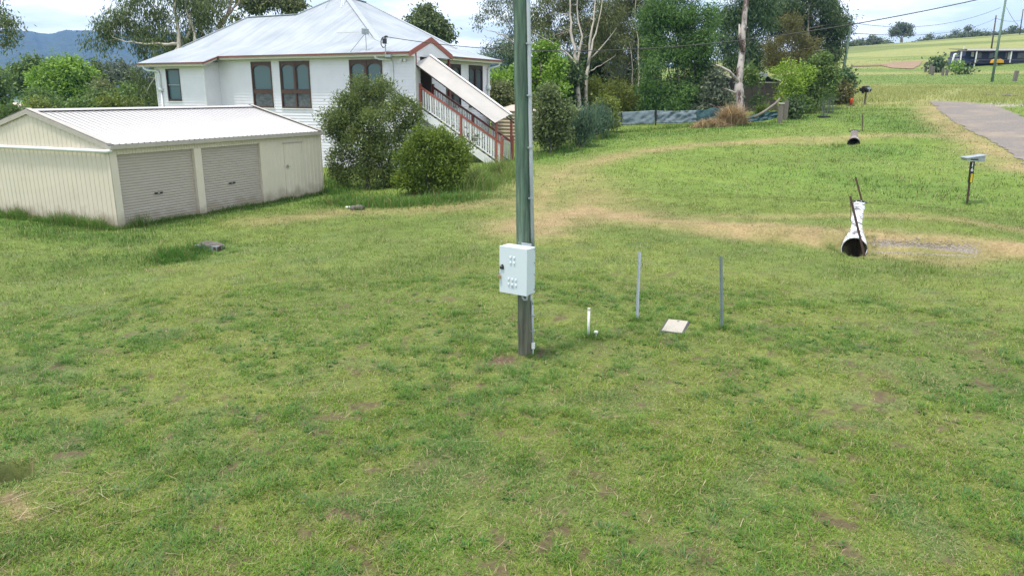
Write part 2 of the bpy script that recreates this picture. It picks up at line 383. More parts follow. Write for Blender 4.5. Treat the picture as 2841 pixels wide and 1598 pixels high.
M['oldtimber'] = pmat('weathered_post_timber', (.20, .175, .15), .85, (.12, .105, .09), 9, (1, 1, .15), bump=.5)
M['tank'] = pmat('beige_tank_plastic', (.47, .38, .27), .5, (.40, .32, .23), 2)
M['tanktop'] = pmat('faded_pink_tank_top', (.52, .43, .37), .6)
M['brownshed'] = pmat('weathered_brown_sheet', (.20, .165, .14), .7, (.13, .105, .09), 4)
M['navy'] = pmat('navy_wall_panel', (.028, .038, .075), .5, (.022, .03, .06), 2)
M['navytank'] = pmat('navy_tank_steel', (.035, .05, .085), .45)
M['deck'] = pmat('dark_deck_boards', (.045, .038, .036), .7)
M['trimwhite'] = pmat('white_trim_paint', (.78, .78, .78), .5)
M['yellowpaint'] = pmat('yellow_painted_steel', (.62, .33, .02), .45)
M['rock'] = pmat('grey_brown_stone', (.16, .145, .125), .85, (.09, .08, .07), 7, bump=.6)
M['straw'] = colmat('dry_straw', .9, .25)
M['bark'] = pmat('pale_gum_bark', (.46, .42, .36), .8, (.30, .26, .22), 2.5, (1, 1, .35), bump=.4, dirt=(.13, .10, .085), dscale=2.2, dlo=.56, dhi=.68)
M['barkgrey'] = pmat('grey_bark', (.22, .195, .165), .85, (.13, .11, .095), 3, (1, 1, .3), bump=.5)
M['barkpink'] = pmat('pinkish_gum_bark', (.34, .245, .225), .8, (.20, .14, .13), 2.5, (1, 1, .35), bump=.4, dirt=(.08, .06, .055), dscale=2, dlo=.55, dhi=.66)
M['barkdark'] = pmat('dark_bark', (.085, .07, .058), .9, (.05, .04, .034), 4, (1, 1, .3), bump=.5)
M['deadtrunk'] = pmat('peeling_dead_trunk', (.42, .385, .36), .8, (.30, .26, .24), 2, (1, 1, .35), bump=.5, dirt=(.075, .045, .036), dscale=1.6, dlo=.47, dhi=.54)
def polemat():
    mt, t, b, o = newmat('green_treated_pole'); b.inputs['Roughness'].default_value = .75
    tcn = N(t, 'ShaderNodeTexCoord'); mp = N(t, 'ShaderNodeMapping'); mp.inputs['Scale'].default_value = (17, 17, 1.1); t.links.new(tcn.outputs['Object'], mp.inputs[0])
    nz = N(t, 'ShaderNodeTexNoise'); nz.inputs['Scale'].default_value = 1; nz.inputs['Detail'].default_value = 9; nz.inputs['Roughness'].default_value = .72; t.links.new(mp.outputs[0], nz.inputs['Vector'])
    r = ramp(t, nz.outputs['Fac'], [(.30, (.045, .055, .045)), (.43, (.060, .105, .078)), (.55, (.098, .168, .118)), (.66, (.20, .235, .155))])
    r2 = ramp(t, nz.outputs['Fac'], [(.32, (.055, .058, .043)), (.5, (.118, .118, .086)), (.68, (.19, .182, .132))])
    sp = N(t, 'ShaderNodeSeparateXYZ'); t.links.new(tcn.outputs['Object'], sp.inputs[0])
    n2 = N(t, 'ShaderNodeTexNoise'); n2.inputs['Scale'].default_value = 3; n2.inputs['Detail'].default_value = 6; t.links.new(tcn.outputs['Object'], n2.inputs['Vector'])
    ad = N(t, 'ShaderNodeMath', operation='MULTIPLY_ADD'); ad.inputs[1].default_value = 1.3; t.links.new(n2.outputs['Fac'], ad.inputs[0]); t.links.new(sp.outputs['Z'], ad.inputs[2])
    mr = N(t, 'ShaderNodeMapRange'); mr.inputs[1].default_value = 1.0; mr.inputs[2].default_value = 2.9; t.links.new(ad.outputs[0], mr.inputs[0])
    mxn = N(t, 'ShaderNodeMix', data_type='RGBA'); t.links.new(mr.outputs[0], mxn.inputs[0]); t.links.new(r2.outputs[0], mxn.inputs[6]); t.links.new(r.outputs[0], mxn.inputs[7])
    t.links.new(mxn.outputs[2], b.inputs['Base Color'])
    mp2 = N(t, 'ShaderNodeMapping'); mp2.inputs['Scale'].default_value = (26, 26, .55); t.links.new(tcn.outputs['Object'], mp2.inputs[0])
    n3 = N(t, 'ShaderNodeTexNoise'); n3.inputs['Scale'].default_value = 1; n3.inputs['Detail'].default_value = 6; t.links.new(mp2.outputs[0], n3.inputs['Vector'])
    bn = N(t, 'ShaderNodeBump'); bn.inputs['Strength'].default_value = .8; bn.inputs['Distance'].default_value = .015
    t.links.new(n3.outputs['Fac'], bn.inputs['Height']); t.links.new(bn.outputs[0], b.inputs['Normal'])
    return mt
M['pole'] = polemat()
M['polefar'] = pmat('pale_green_pole', (.12, .19, .13), .8, (.085, .13, .10), 3, (1, 1, .3))

# ------------------------------------------------------------------ frames of the two near buildings
SH_A = R(25.8); SH_O = np.array([-11.26, 20.8, 0.0])
sh_a = np.array([math.sin(SH_A), math.cos(SH_A)]); sh_b = np.array([-math.cos(SH_A), math.sin(SH_A)])
HS_A = R(27.5); HS_O = np.array([-4.54, 35.53, 0.0])
hs_x = np.array([math.cos(HS_A), -math.sin(HS_A)]); hs_y = np.array([math.sin(HS_A), math.cos(HS_A)])
def hw(a, b): return HS_O[:2]+hs_x*a+hs_y*b           # house local to world (plan)
def sw(a, b): return SH_O[:2]+sh_a*a+sh_b*b

# ------------------------------------------------------------------ lawn: where it is dry, lush, bare
def PL(*pts): return [G2(*p) for p in pts]
DRY = [(PL((640, 556), (760, 545), (880, 533), (1000, 530), (1150, 522), (1290, 508), (1400, 500)), .75, .5),
       (PL((1300, 560), (1370, 545), (1470, 540), (1600, 549), (1750, 562), (1900, 572), (2050, 581), (2200, 592), (2380, 604), (2576, 622)), .58, .82),
       (PL((1330, 575), (1400, 540), (1480, 530), (1560, 540)), 1.2, .85),
       (PL((1340, 520), (1390, 450), (1470, 412), (1600, 384), (1750, 366), (1900, 357), (2050, 349), (2150, 344), (2300, 340), (2420, 338)), .9, .6),
       (PL((1345, 470), (1400, 430), (1450, 470), (1500, 510)), 1.6, .48),
       (PL((1700, 548), (1900, 545), (2120, 541), (2300, 546), (2576, 580)), .40, .42),
       (PL((2335, 262), (2365, 300), (2430, 345), (2576, 425)), 1.1, .72),
       (PL((2200, 262), (2330, 258), (2430, 222)), 1.3, .75),
       (PL((2250, 640), (2400, 660), (2500, 640)), .5, .5),
       (PL((10, 1250), (45, 1275), (60, 1300)), .08, .45)]
LUSH = [(PL((-60, 560), (60, 566), (180, 590), (320, 604)), .9, 1.0), (PL((150, 665), (280, 655), (390, 648), (520, 628)), .75, .9),
        (PL((320, 590), (480, 560), (650, 522), (810, 484)), .6, .8), (PL((820, 510), (1000, 505), (1180, 500), (1290, 440)), 1.1, .9),
        (PL((1345, 400), (1420, 382), (1560, 345), (1750, 332), (1950, 315), (2100, 285)), 1.2, .7),
        (PL((2000, 440), (2200, 460), (2330, 490)), 2.0, .45), (PL((2210, 300), (2330, 330)), 2.6, .7), (PL((2060, 365), (2250, 385)), 1.6, .6),
        (PL((2430, 240), (2560, 240)), 2.5, .8), (PL((2200, 640), (2330, 680), (2100, 680)), .7, .5), (PL((850, 690), (980, 680), (1200, 640)), .8, .5),
        (PL((1290, 1190), (1340, 1170)), .16, .8), (PL((0, 1390), (60, 1380)), .3, .8)]
BARE = [(G2(1262, 908), .22, 1.0), (G2(1360, 880), .14, .6), (G2(1215, 1205), .10, .9), (G2(1195, 1225), .09, .8), (G2(545, 1325), .08, .9), (G2(528, 1355), .06, .8), (G2(30, 1250), .10, .8),
        (G2(2150, 642), .38, .9), (G2(2108, 630), .28, .7), (G2(2195, 630), .22, .7), (G2(2400, 640), .5, .5), (G2(1860, 930), .10, .6), (G2(1390, 985), .10, .8), (G2(2005, 1230), .10, .6), (G2(1130, 965), .14, .6),
        (G2(955, 1430), .10, .9), (G2(420, 1400), .10, .6), (G2(2410, 1325), .08, .6), (G2(2150, 1420), .09, .6), (G2(1640, 688), .10, .7), (G2(1690, 690), .1, .7), (G2(2433, 518), .45, .5),
        (G2(1330, 1100), .08, .6), (G2(1560, 935), .12, .6), (G2(1680, 850), .2, .4), (G2(300, 1240), .06, .5), (G2(830, 1080), .08, .5)]
def field(x, y, lst, seed=0, rag=.9):
    f = np.zeros(np.shape(x)); n = fbm(x*1.7+seed, y*1.7, 4)-.5
    for pts, wd, st in lst:
        f = np.maximum(f, st*np.exp(-np.maximum(0, segdist(x, y, pts)/wd+n*rag)**2))
    return f
def bare(x, y):
    d = np.hypot(x, y); f = np.zeros(np.shape(x)); n = fbm(x*5, y*5, 3)
    for (cx, cy), rd, st in BARE:
        f = np.maximum(f, st*np.exp(-np.maximum(0, np.hypot(x-cx, y-cy)/rd+(n-.5)*1.6)**2))
    sp = sst(fbm(x*2.3+40, y*2.3+11, 4), .655, .74)*sst(fbm(x*.5, y*.5+70, 3), .42, .6)
    return np.maximum(f, sp*.5*(1-sst(d, 18, 40)))
def gaps(x, y):
    """small gaps between tufts, with soil tinted a shadowy brown"""
    d = np.hypot(x, y); g1 = sst(fbm(x*6.5+3, y*6.5+8, 3), .60, .70)*sst(fbm(x*1.4+31, y*1.4, 3), .36, .58)
    return g1*(1-sst(d, 13, 22))
def meadowness(x, y):
    d = np.hypot(x, y); a = np.degrees(np.arctan2(x, y)); n = (fbm(x*.12, y*.12)-.5)*14
    return sst(d+n, 58, 72)*sst(a, 8, 16)
def lawn(x, y):
    """colour of the standing grass and masks, per point"""
    d = np.hypot(x, y); a = np.degrees(np.arctan2(x, y))
    dr = field(x, y, DRY, 0); lu = field(x, y, LUSH, 50); ba = bare(x, y)
    n1 = fbm(x*.45+5, y*.45, 4); n2 = fbm(x*1.6, y*1.6+30, 4); n3 = fbm(x*.16+80, y*.16, 3)
    A = np.array([.136, .258, .034]); B = np.array([.190, .284, .042]); Lc = np.array([.076, .165, .025]); Bl = np.array([.125, .230, .068])
    Dy = np.array([.320, .238, .122])
    k = sst(n1*.55+n2*.45, .40, .62)[:, None]
    c = A*(1-k)+B*k
    kb = (sst(fbm(x*1.6+9, y*1.6+3, 3), .58, .72)*.6)[:, None]; c = c*(1-kb)+Bl*kb
    ky = (sst(n3, .45, .62)*.40)[:, None]; c = c*(1-ky)+B*1.02*ky
    far = (sst(d, 10, 24)*.72)[:, None]; c = c*(1-far)+np.array([.124, .172, .034])*(.86+.28*n1[:, None])*far
    c = c*(1-lu[:, None]*.85)+Lc*lu[:, None]*.85
    mottle = (.80+.40*sst(n2, .35, .65))
    drm = np.clip(dr*mottle, 0, 1)[:, None]; c = c*(1-drm)+Dy*drm
    me = meadowness(x, y)
    band = sst(fbm(x*.03+2, d*.11+a*.02, 4), .40, .60)
    ms = np.array([.245, .255, .090])*(1-band[:, None])+np.array([.145, .205, .050])*band[:, None]
    hillk = sst(d, 170, 300)[:, None]; ms = ms*(1-hillk)+np.array([.205, .232, .074])*hillk*(1.18-.5*band[:, None])+0*ms
    c = c*(1-me[:, None])+ms*me[:, None]
    vf = (sst(d, 90, 200)*sst(-a, 8, 16))[:, None]; c = c*(1-vf)+np.array([.16, .24, .07])*vf
    return c, dr, lu, ba, me

# ------------------------------------------------------------------ ground sheet
az = np.concatenate([np.arange(-180, -52, 3.0), np.arange(-52, 52, .40), np.arange(52, 180, 3.0)])
rr = np.concatenate([[.4, 1.2, 2.2, 3.0], 3.4*1.0115**np.arange(0, 690)]); rr = rr[rr < 8000]
AA, RR = np.meshgrid(np.radians(az), rr)
gx = (RR*np.sin(AA)).ravel(); gy = (RR*np.cos(AA)).ravel(); gzv = tz(gx, gy)
na, nr = len(az), len(rr)
ii = np.arange(nr-1)[:, None]*na; jj = np.arange(na)[None, :]; j2 = (jj+1) % na
gf = np.stack([ii+jj, ii+na+jj, ii+na+j2, ii+j2], -1).reshape(-1, 4)
c, dr, lu, ba, me = lawn(gx, gy); dd = np.hypot(gx, gy)
thatch = c*.42+np.array([.125, .088, .05])*.45  # brown thatch, darkened for the shade between blades
soil = np.array([.105, .068, .048])
gp = gaps(gx, gy)[:, None]*.85; thatch = thatch*(1-gp)+np.array([.095, .066, .042])*gp  # gap soil tinted dark like the shade between tufts
thatch = thatch*(1-ba[:, None])+soil*ba[:, None]
dk = np.clip(dr*(.5+.9*fbm(gx*2.2, gy*2.2, 3)), 0, .8)[:, None]; thatch = thatch*(1-dk)+np.array([.26, .195, .105])*dk
fk = sst(dd, 10, 30)[:, None]
gc = thatch*(1-fk)+c*.93*fk
ck = np.maximum(channel(gx, gy, PIPE1), channel(gx, gy, PIPE2))[:, None]; gc = gc*(1-ck)+np.array([.05, .036, .027])*ck  # soil in the pipe mouths, darkened to stand for the shade inside
hx, hy = gx-HOLE[0], gy-HOLE[1]; hk = np.exp(-((hx/.27)**2+(hy/.22)**2)**2)[:, None]; gc = gc*(1-hk)+np.array([.018, .013, .010])*hk  # hole soil painted near black, its deep shade put into the colour
M['ground'] = colmat('grass_ground', .95, 0, [(.35, .86, 1.14), (2.2, .80, 1.2), (14, .72, 1.28)])
g = bigmesh('ground', np.stack([gx, gy, gzv], -1), 4, M['ground'], gc, True, faces=gf)
tag(g, 'grassy ground of the yard, verge and hillside', 'ground', kind='structure')

# ------------------------------------------------------------------ grass blades
def inside_building(x, y):
    px, py = x-SH_O[0], y-SH_O[1]; a = px*sh_a[0]+py*sh_a[1]; b = px*sh_b[0]+py*sh_b[1]
    k = (a > .02) & (a < 8.88) & (b > .02) & (b < 6.7)
    px, py = x-HS_O[0], y-HS_O[1]; a = px*hs_x[0]+py*hs_x[1]; b = px*hs_y[0]+py*hs_y[1]
    k |= (a < -.02) & (a > -16.6) & (b > .02) & (b < 10) | (a < -12.8) & (a > -16.6) & (b > -.98) & (b < 10)
    return k
LID = G(1698, 823)[0]; POLE = np.array([0.205, 10.44]); MBX = G2(2433, 514)
def keepout(x, y):
    k = inside_building(x, y)
    u, v = x-LID[0], y-LID[1]; cs, sn = math.cos(R(-22)), math.sin(R(-22)); k |= (abs(u*cs+v*sn) < .20) & (abs(-u*sn+v*cs) < .33)
    k |= np.hypot(x-POLE[0], y-POLE[1]) < .13
    for (ax, ay), (bx, by) in (PIPE1, PIPE2):
        k |= (segdist(x, y, [(ax, ay), (bx, by)]) < .19) & (y > ay-.02)
        L = math.hypot(bx-ax, by-ay); k |= np.hypot(x-ax+.15*(bx-ax)/L, y-ay+.2) < .30
    k |= np.exp(-(((x-HOLE[0])/.27)**2+((y-HOLE[1])/.22)**2)**2) > .15
    return k
road_l = PL((2335, 255), (2351, 266), (2375, 289), (2422, 321), (2490, 350), (2538, 381), (2576, 408), (2680, 475), (2900, 600))
road_r = PL((2440, 259), (2490, 263), (2530, 276), (2576, 297), (2640, 320), (2720, 350), (2800, 385), (2980, 450), (3300, 560))
road_l = np.array(road_l); road_r = np.array(road_r)
_ev = np.array([.30, -1.0])*26
road_l = np.concatenate([road_l, [road_l[-1]+_ev]]); road_r = np.concatenate([road_r, [road_r[-1]+_ev]])
road_poly = np.concatenate([road_l, road_r[::-1]])
def inpoly(x, y, poly):
    k = np.zeros(np.shape(x), bool); n = len(poly)
    for i in range(n):
        x1, y1 = poly[i]; x2, y2 = poly[(i+1) % n]
        cnd = ((y1 > y) != (y2 > y)) & (x < (x2-x1)*(y-y1)/(y2-y1+1e-12)+x1); k ^= cnd
    return k
def blades(n_t, per, r0, r1, len0, wid, seg2, amax=44, hscale=1.0, spread=.05):
    a = np.radians(rng.uniform(-amax, amax, n_t)); r = np.sqrt(rng.uniform(r0*r0, r1*r1, n_t))
    x = r*np.sin(a); y = r*np.cos(a)
    k = ~keepout(x, y) & ~inpoly(x+rng.normal(0, .25, n_t), y+rng.normal(0, .25, n_t), road_poly); x, y = x[k], y[k]
    c, dr, lu, ba, me = lawn(x, y)
    k = rng.random(len(x)) > ba*.93+dr*.45+gaps(x, y)*.9; x, y, c, dr, lu, ba, me = (q[k] for q in (x, y, c, dr, lu, ba, me))
    tl = (.75+.75*sst(fbm(x*2.6+7, y*2.6, 3), .40, .68))*(1+.9*lu)*(1-.45*dr)      # tufts
    tdir = rng.uniform(0, 2*np.pi, len(x)); tv = rng.normal(0, .10, len(x))
    x = np.repeat(x, per); y = np.repeat(y, per); c = np.repeat(c, per, 0); tl = np.repeat(tl, per); dr = np.repeat(dr, per); ba = np.repeat(ba, per); lu = np.repeat(lu, per); tdir = np.repeat(tdir, per); tv = np.repeat(tv, per)
    n = len(x); x = x+rng.normal(0, spread, n); y = y+rng.normal(0, spread, n)
    k = ~keepout(x, y) & (rng.random(n) > gaps(x, y)*.75); x, y, c, tl, dr, ba, lu, tdir, tv = (q[k] for q in (x, y, c, tl, dr, ba, lu, tdir, tv)); n = len(x)
    z = tz(x, y)-.004
    L = len0*tl*rng.uniform(.55, 1.35, n)*hscale
    th = tdir+rng.normal(0, 1.0, n); el = np.radians(np.clip(rng.normal(42, 20, n)+lu*14, 6, 85))
    dx, dy, dz = np.cos(th)*np.cos(el), np.sin(th)*np.cos(el), np.sin(el)
    sx, sy = -np.sin(th), np.cos(th)
    # straw and dead blades
    st = rng.random(n) < .17+.34*dr+.22*ba-.08*lu
    bri = np.clip(1+tv+rng.normal(0, .30, n), .4, 1.9)
    cc = c*bri[:, None]*np.stack([rng.normal(1, .10, n), np.ones(n), rng.normal(1, .15, n)], -1)
    sc_ = np.array([.46, .385, .22])*rng.uniform(.55, 1.25, n)[:, None]
    cc[st] = sc_[st]; el2 = el*.4
    w = wid*rng.uniform(.7, 1.3, n)
    b = np.stack([x, y, z], -1); S = np.stack([sx, sy, np.zeros(n)], -1)*w[:, None]/2; D1 = np.stack([dx, dy, dz], -1)*L[:, None]
    if seg2:
        D2 = np.stack([np.cos(th)*np.cos(el2), np.sin(th)*np.cos(el2), np.sin(el2)], -1)*L[:, None]
        mid = b+D1*.5; tip = mid+D2*.55
        V = np.stack([b-S, b+S, mid+S*.85, mid-S*.85], 1); T = np.stack([mid-S*.85, mid+S*.85, tip+S*.12, tip-S*.12], 1)
        V = np.concatenate([V, T]); cc = np.concatenate([cc, cc])
    else:
        V = np.stack([b-S, b+S, b+D1], 1)
    return V, np.clip(cc, 0, .9)
M['grass'] = colmat('grass_blade', .6, .40)
V1, C1 = blades(34000, 12, 3.9, 9.2, .050, .0050, True, 57)
V2, C2 = blades(34000, 9, 9.2, 15.5, .052, .0062, True, 55)
o = bigmesh('lawn_grass', np.concatenate([V1, V2]), 4, M['grass'], np.repeat(np.concatenate([C1, C2]), 4, 0))
tag(o, 'mown lawn grass in front of the pole with straw and bare spots', 'grass', kind='stuff'); del V1, V2, C1, C2
V3, C3 = blades(50000, 6, 15.5, 27, .060, .011, False, 51, spread=.08)
V4, C4 = blades(44000, 6, 27, 62, .085, .026, False, 48, spread=.18)
o = bigmesh('verge_grass', np.concatenate([V3, V4]), 3, M['grass'], np.repeat(np.concatenate([C3, C4]), 3, 0))
tag(o, 'mown grass of the middle yard and verge around the dry tracks', 'grass', kind='stuff'); del V3, V4, C3, C4

def tussocks(name, label, xs, ys, per, rad, L0, wid, cols):
    n0 = len(xs); x = np.repeat(xs, per); y = np.repeat(ys, per); n = len(x); k0 = np.repeat(rng.uniform(.6, 1.3, n0), per)
    th = rng.uniform(0, 6.28, n); r = rad*k0*np.sqrt(rng.random(n)); x = x+np.cos(th)*r; y = y+np.sin(th)*r
    k = ~keepout(x, y) & ~inside_building(x, y); x, y, th, k0 = x[k], y[k], th[k], k0[k]; n = len(x)
    el = np.radians(np.clip(rng.normal(52, 16, n), 12, 88)); el2 = el*.35; L = L0*k0*rng.uniform(.5, 1.25, n); th = th+rng.normal(0, .45, n)
    b = np.stack([x, y, tz(x, y)-.004], -1); S = np.stack([-np.sin(th), np.cos(th), 0*x], -1)*(wid*rng.uniform(.7, 1.3, n))[:, None]/2
    D1 = np.stack([np.cos(th)*np.cos(el), np.sin(th)*np.cos(el), np.sin(el)], -1)*L[:, None]*.5; D2 = np.stack([np.cos(th)*np.cos(el2), np.sin(th)*np.cos(el2), np.sin(el2)], -1)*L[:, None]*.55
    md = b+D1; tp = md+D2; V = np.concatenate([np.stack([b-S, b+S, md+S*.85, md-S*.85], 1), np.stack([md-S*.85, md+S*.85, tp+S*.12, tp-S*.12], 1)])
    q = np.clip(rng.normal(.5, .3, n), 0, 1)[:, None]; c = np.array(cols[0])*(1-q)+np.array(cols[1])*q
    o = bigmesh(name, V, 4, M['grass'], np.repeat(np.concatenate([c, c]), 4, 0)); return tag(o, label, 'grass', kind='stuff')
def scat(n, r0, r1, am=44, thr=.5):
    a = np.radians(rng.uniform(-am, am, n)); r = np.sqrt(rng.uniform(r0*r0, r1*r1, n)); x, y = r*np.sin(a), r*np.cos(a); k = fbm(x*.9+60, y*.9, 3) > thr; return x[k], y[k]
xx, yy = scat(2600, 4.2, 15, 45, .48); tussocks('grass_tussocks', 'fresh green grass tussocks dotted over the foreground lawn', xx, yy, 34, .085, .115, .0056, ((.085, .20, .030), (.155, .285, .055)))
xx, yy = scat(900, 4.2, 15, 45, .52); tussocks('grass_tussocks', 'blue-green coarse tussocks dotted over the foreground lawn', xx, yy, 30, .11, .13, .006, ((.080, .175, .050), (.150, .26, .095)))
xx, yy = scat(1500, 4.2, 14, 46, .40); tussocks('lawn_weeds', 'low broad-leaved weeds scattered through the foreground lawn', xx, yy, 9, .03, .055, .021, ((.060, .150, .030), (.13, .25, .06)))
def ring(cx, cy, r, n): th = rng.uniform(0, 6.28, n); rr_ = r*rng.uniform(1, 1.5, n); return cx+np.cos(th)*rr_, cy+np.sin(th)*rr_
rx_, ry_ = [], []
for q, r, n in ((tuple(POLE), .13, 7), (G2(1480, 846), .05, 5), (G2(1602, 806), .05, 5), (G2(1816, 827), .05, 6), (MBX, .07, 5), (tuple(LID[:2]), .40, 16), (G2(528, 632), .6, 16), (PIPE1[0], .42, 12)):
    a_, b_ = ring(q[0], q[1], r, n); rx_ += list(a_); ry_ += list(b_)
tussocks('grass_tussocks', 'longer grass left by the mower round the posts, lid and pipe mouth', np.array(rx_), np.array(ry_), 36, .06, .15, .0055, ((.085, .20, .030), (.17, .28, .055)))
def tallgrass(name, label, pts, n, h, wid, cols, spread, lean=.35, straw=.1):
    """long unmown grass along a line of ground points"""
    pts = np.array(pts); sl = np.hypot(*(pts[1:]-pts[:-1]).T); cs = np.concatenate([[0], np.cumsum(sl)])
    s = rng.uniform(0, cs[-1], n); x = np.interp(s, cs, pts[:, 0])+rng.normal(0, spread, n); y = np.interp(s, cs, pts[:, 1])+rng.normal(0, spread, n)
    k = ~inside_building(x, y); x, y = x[k], y[k]; n = len(x); z = tz(x, y)-.01
    cl = fbm(x*1.5, y*1.5, 3)
    L = h*rng.uniform(.45, 1.2, n)*(.55+.9*sst(cl, .3, .7)); th = rng.uniform(0, 2*np.pi, n); ln = np.abs(rng.normal(0, lean, n))
    d1 = np.stack([np.cos(th)*ln*.5, np.sin(th)*ln*.5, np.ones(n)], -1); d2 = np.stack([np.cos(th)*ln*2.0, np.sin(th)*ln*2.0, np.full(n, .55)], -1)
    d1 *= (L/2/np.linalg.norm(d1, axis=1))[:, None]; d2 *= (L/2/np.linalg.norm(d2, axis=1))[:, None]
    ph = rng.uniform(0, 2*np.pi, n); S = np.stack([np.cos(ph), np.sin(ph), np.zeros(n)], -1)*(wid*rng.uniform(.6, 1.4, n))[:, None]/2
    b = np.stack([x, y, z], -1); md = b+d1; tp = md+d2
    V = np.concatenate([np.stack([b-S, b+S, md+S, md-S], 1), np.stack([md-S, md+S, tp+S*.15, tp-S*.15], 1)])
    q = rng.random(n)[:, None]; cc = np.array(cols[0])*(1-q)+np.array(cols[1])*q; m_ = rng.random(n) < straw; cc[m_] = np.array([.34, .28, .13])*rng.uniform(.7, 1.2, (m_.sum(), 1))
    o = bigmesh(name, V, 4, M['grass'], np.repeat(np.concatenate([cc, cc]), 4, 0)); tag(o, label, 'grass', kind='stuff'); return o
LG = ((.075, .175, .028), (.145, .26, .05))
tallgrass('tall_grass', 'long green grass along the foot of the cream shed end wall', [sw(-.12, 9), sw(-.12, 5), sw(-.12, 2.2), sw(-.15, 0), sw(.7, -.12)], 5200, .30, .012, LG, .13, .5)
tallgrass('tall_grass', 'short fringe of grass below the two roller doors', [sw(.8, -.06), sw(4, -.06), sw(6.2, -.06), sw(8.9, -.08), sw(9.4, .4)], 3600, .13, .011, LG, .09, .5)
tallgrass('tall_grass', 'long grass skirting the two bushes beside the house', PL((820, 510), (930, 518), (1020, 518), (1100, 512), (1180, 502)), 3200, .30, .015, LG, .42, .45, .12)
tallgrass('tall_grass', 'bright long grass below the foot of the stairs', PL((1185, 480), (1225, 460), (1265, 436)), 3600, .58, .015, ((.125, .23, .04), (.23, .32, .08)), .42, .3, .16)
tallgrass('tall_grass', 'rank grass between the shed and the bushes', PL((815, 455), (850, 475), (880, 500)), 2000, .28, .016, LG, .5, .4)
tallgrass('tall_grass', 'clump of deep green grass beside the old trough in the swale', PL((400, 655), (455, 648), (500, 640)), 3000, .26, .009, ((.06, .165, .022), (.115, .25, .04)), .22, .5)
tallgrass('tall_grass', 'seeding grass under the shrubs along the right garden edge', PL((1345, 400), (1420, 378), (1500, 350), (1560, 335), (1700, 322), (1950, 314)), 4200, .26, .02, LG, .3, .4, .15)
# meadow on the rise
n = 170000; a = np.radians(rng.uniform(7, 44, n)); r = np.exp(rng.uniform(math.log(50), math.log(190), n)); x = r*np.sin(a); y = r*np.cos(a)
c, dr, lu, ba, me = lawn(x, y); k = (rng.random(n) < me*(1-dr)) & ~inpoly(x, y, road_poly); x, y, c, r = x[k], y[k], c[k], r[k]; n = len(x)
L = .24*rng.uniform(.5, 1.4, n)*(.5+.9*fbm(x*.3, y*.3, 3))*(1-.6*sst(r, 80, 120)); th = rng.uniform(0, 6.28, n); ph = rng.uniform(0, 6.28, n); b = np.stack([x, y, tz(x, y)-.02], -1)
S = np.stack([np.cos(ph), np.sin(ph), 0*x], -1)*(.00042*r*rng.uniform(.6, 1.3, n))[:, None]; D = np.stack([np.cos(th)*.35, np.sin(th)*.35, 0*x+1], -1)*L[:, None]
cc = c*np.clip(rng.normal(1.5, .16, n), .8, 2)[:, None]
o = bigmesh('meadow_grass', np.stack([b-S, b+S, b+D], 1), 3, M['grass'], np.repeat(cc, 3, 0)); tag(o, 'tall pale meadow grass on the rise beyond the verge', 'grass', kind='stuff')
# loose straw stalks lying on the near lawn
def straws(name, label, cx, cy, sx, sy, n, L0):
    x = cx+rng.normal(0, sx, n); y = cy+rng.normal(0, sy, n); k = np.hypot(x, y) > 4.2; x, y = x[k], y[k]; n = len(x)
    th = rng.normal(.5, .7, n); L = L0*rng.uniform(.3, 1.2, n); z = tz(x, y)+rng.uniform(.02, .06, n); z2 = tz(x+np.cos(th)*L, y+np.sin(th)*L)+rng.uniform(.01, .07, n)
    b = np.stack([x, y, z], -1); e = np.stack([x+np.cos(th)*L, y+np.sin(th)*L, z2], -1); S = np.stack([-np.sin(th), np.cos(th), 0*x], -1)*.0028
    c = np.array([.46, .39, .24])*rng.uniform(.6, 1.15, n)[:, None]
    o = bigmesh(name, np.stack([b-S, b+S, e+S*.5, e-S*.5], 1), 4, M['straw'], np.repeat(c, 4, 0)); return tag(o, label, 'straw', kind='stuff')
q = G2(90, 1270); straws('cut_straw', 'dry cut stalks scattered near the hole in the lawn', q[0], q[1], .45, .40, 70, .24)
q = G2(1288, 1000); straws('cut_straw', 'thin scatter of dry stalks over the foreground lawn', q[0], q[1]-1, 3.2, 2.2, 420, .16)

# ------------------------------------------------------------------ road, dirt drive, gravel, hills
def strip(name, L, Rr, ns, nw, mat, lift, jit=0.0):
    L = np.array(L); Rr = np.array(Rr); t = np.linspace(0, 1, ns)
    def rs(p):
        s = np.concatenate([[0], np.cumsum(np.hypot(*(p[1:]-p[:-1]).T))]); s /= s[-1]; return np.stack([np.interp(t, s, p[:, 0]), np.interp(t, s, p[:, 1])], -1)
    A, B = rs(L), rs(Rr); k = np.linspace(0, 1, nw)[None, :, None]
    Q = A[:, None, :]*(1-k)+B[:, None, :]*k
    if jit:
        j = (fbm(Q[..., 0]*1.1, Q[..., 1]*1.1, 3)-.5)*jit+(fbm(Q[..., 0]*5, Q[..., 1]*5, 2)-.5)*jit*.6; e = np.zeros(nw); e[0] = -1; e[-1] = 1; dv = (B-A)/np.linalg.norm(B-A, axis=1)[:, None]
        Q = Q+dv[:, None, :]*(j*e[None, :])[..., None]
    x, y = Q[..., 0].ravel(), Q[..., 1].ravel(); z = tz(x, y)+lift
    i = np.arange(ns-1)[:, None]*nw; jx = np.arange(nw-1)[None, :]
    f = np.stack([i+jx, i+jx+1, i+nw+jx+1, i+nw+jx], -1).reshape(-1, 4)
    return bigmesh(name, np.stack([x, y, z], -1), 4, mat, None, True, faces=f)
M['road'] = pmat('worn_bitumen', (.215, .190, .168), .95, (.135, .120, .108), 9, bump=.8, bscale=60, dirt=(.27, .22, .165), dscale=.45, dlo=.47, dhi=.70)
tag(strip('road', road_l, road_r, 420, 30, M['road'], .022, .55), 'narrow grey bitumen road ending in grass at right', 'road', kind='structure')
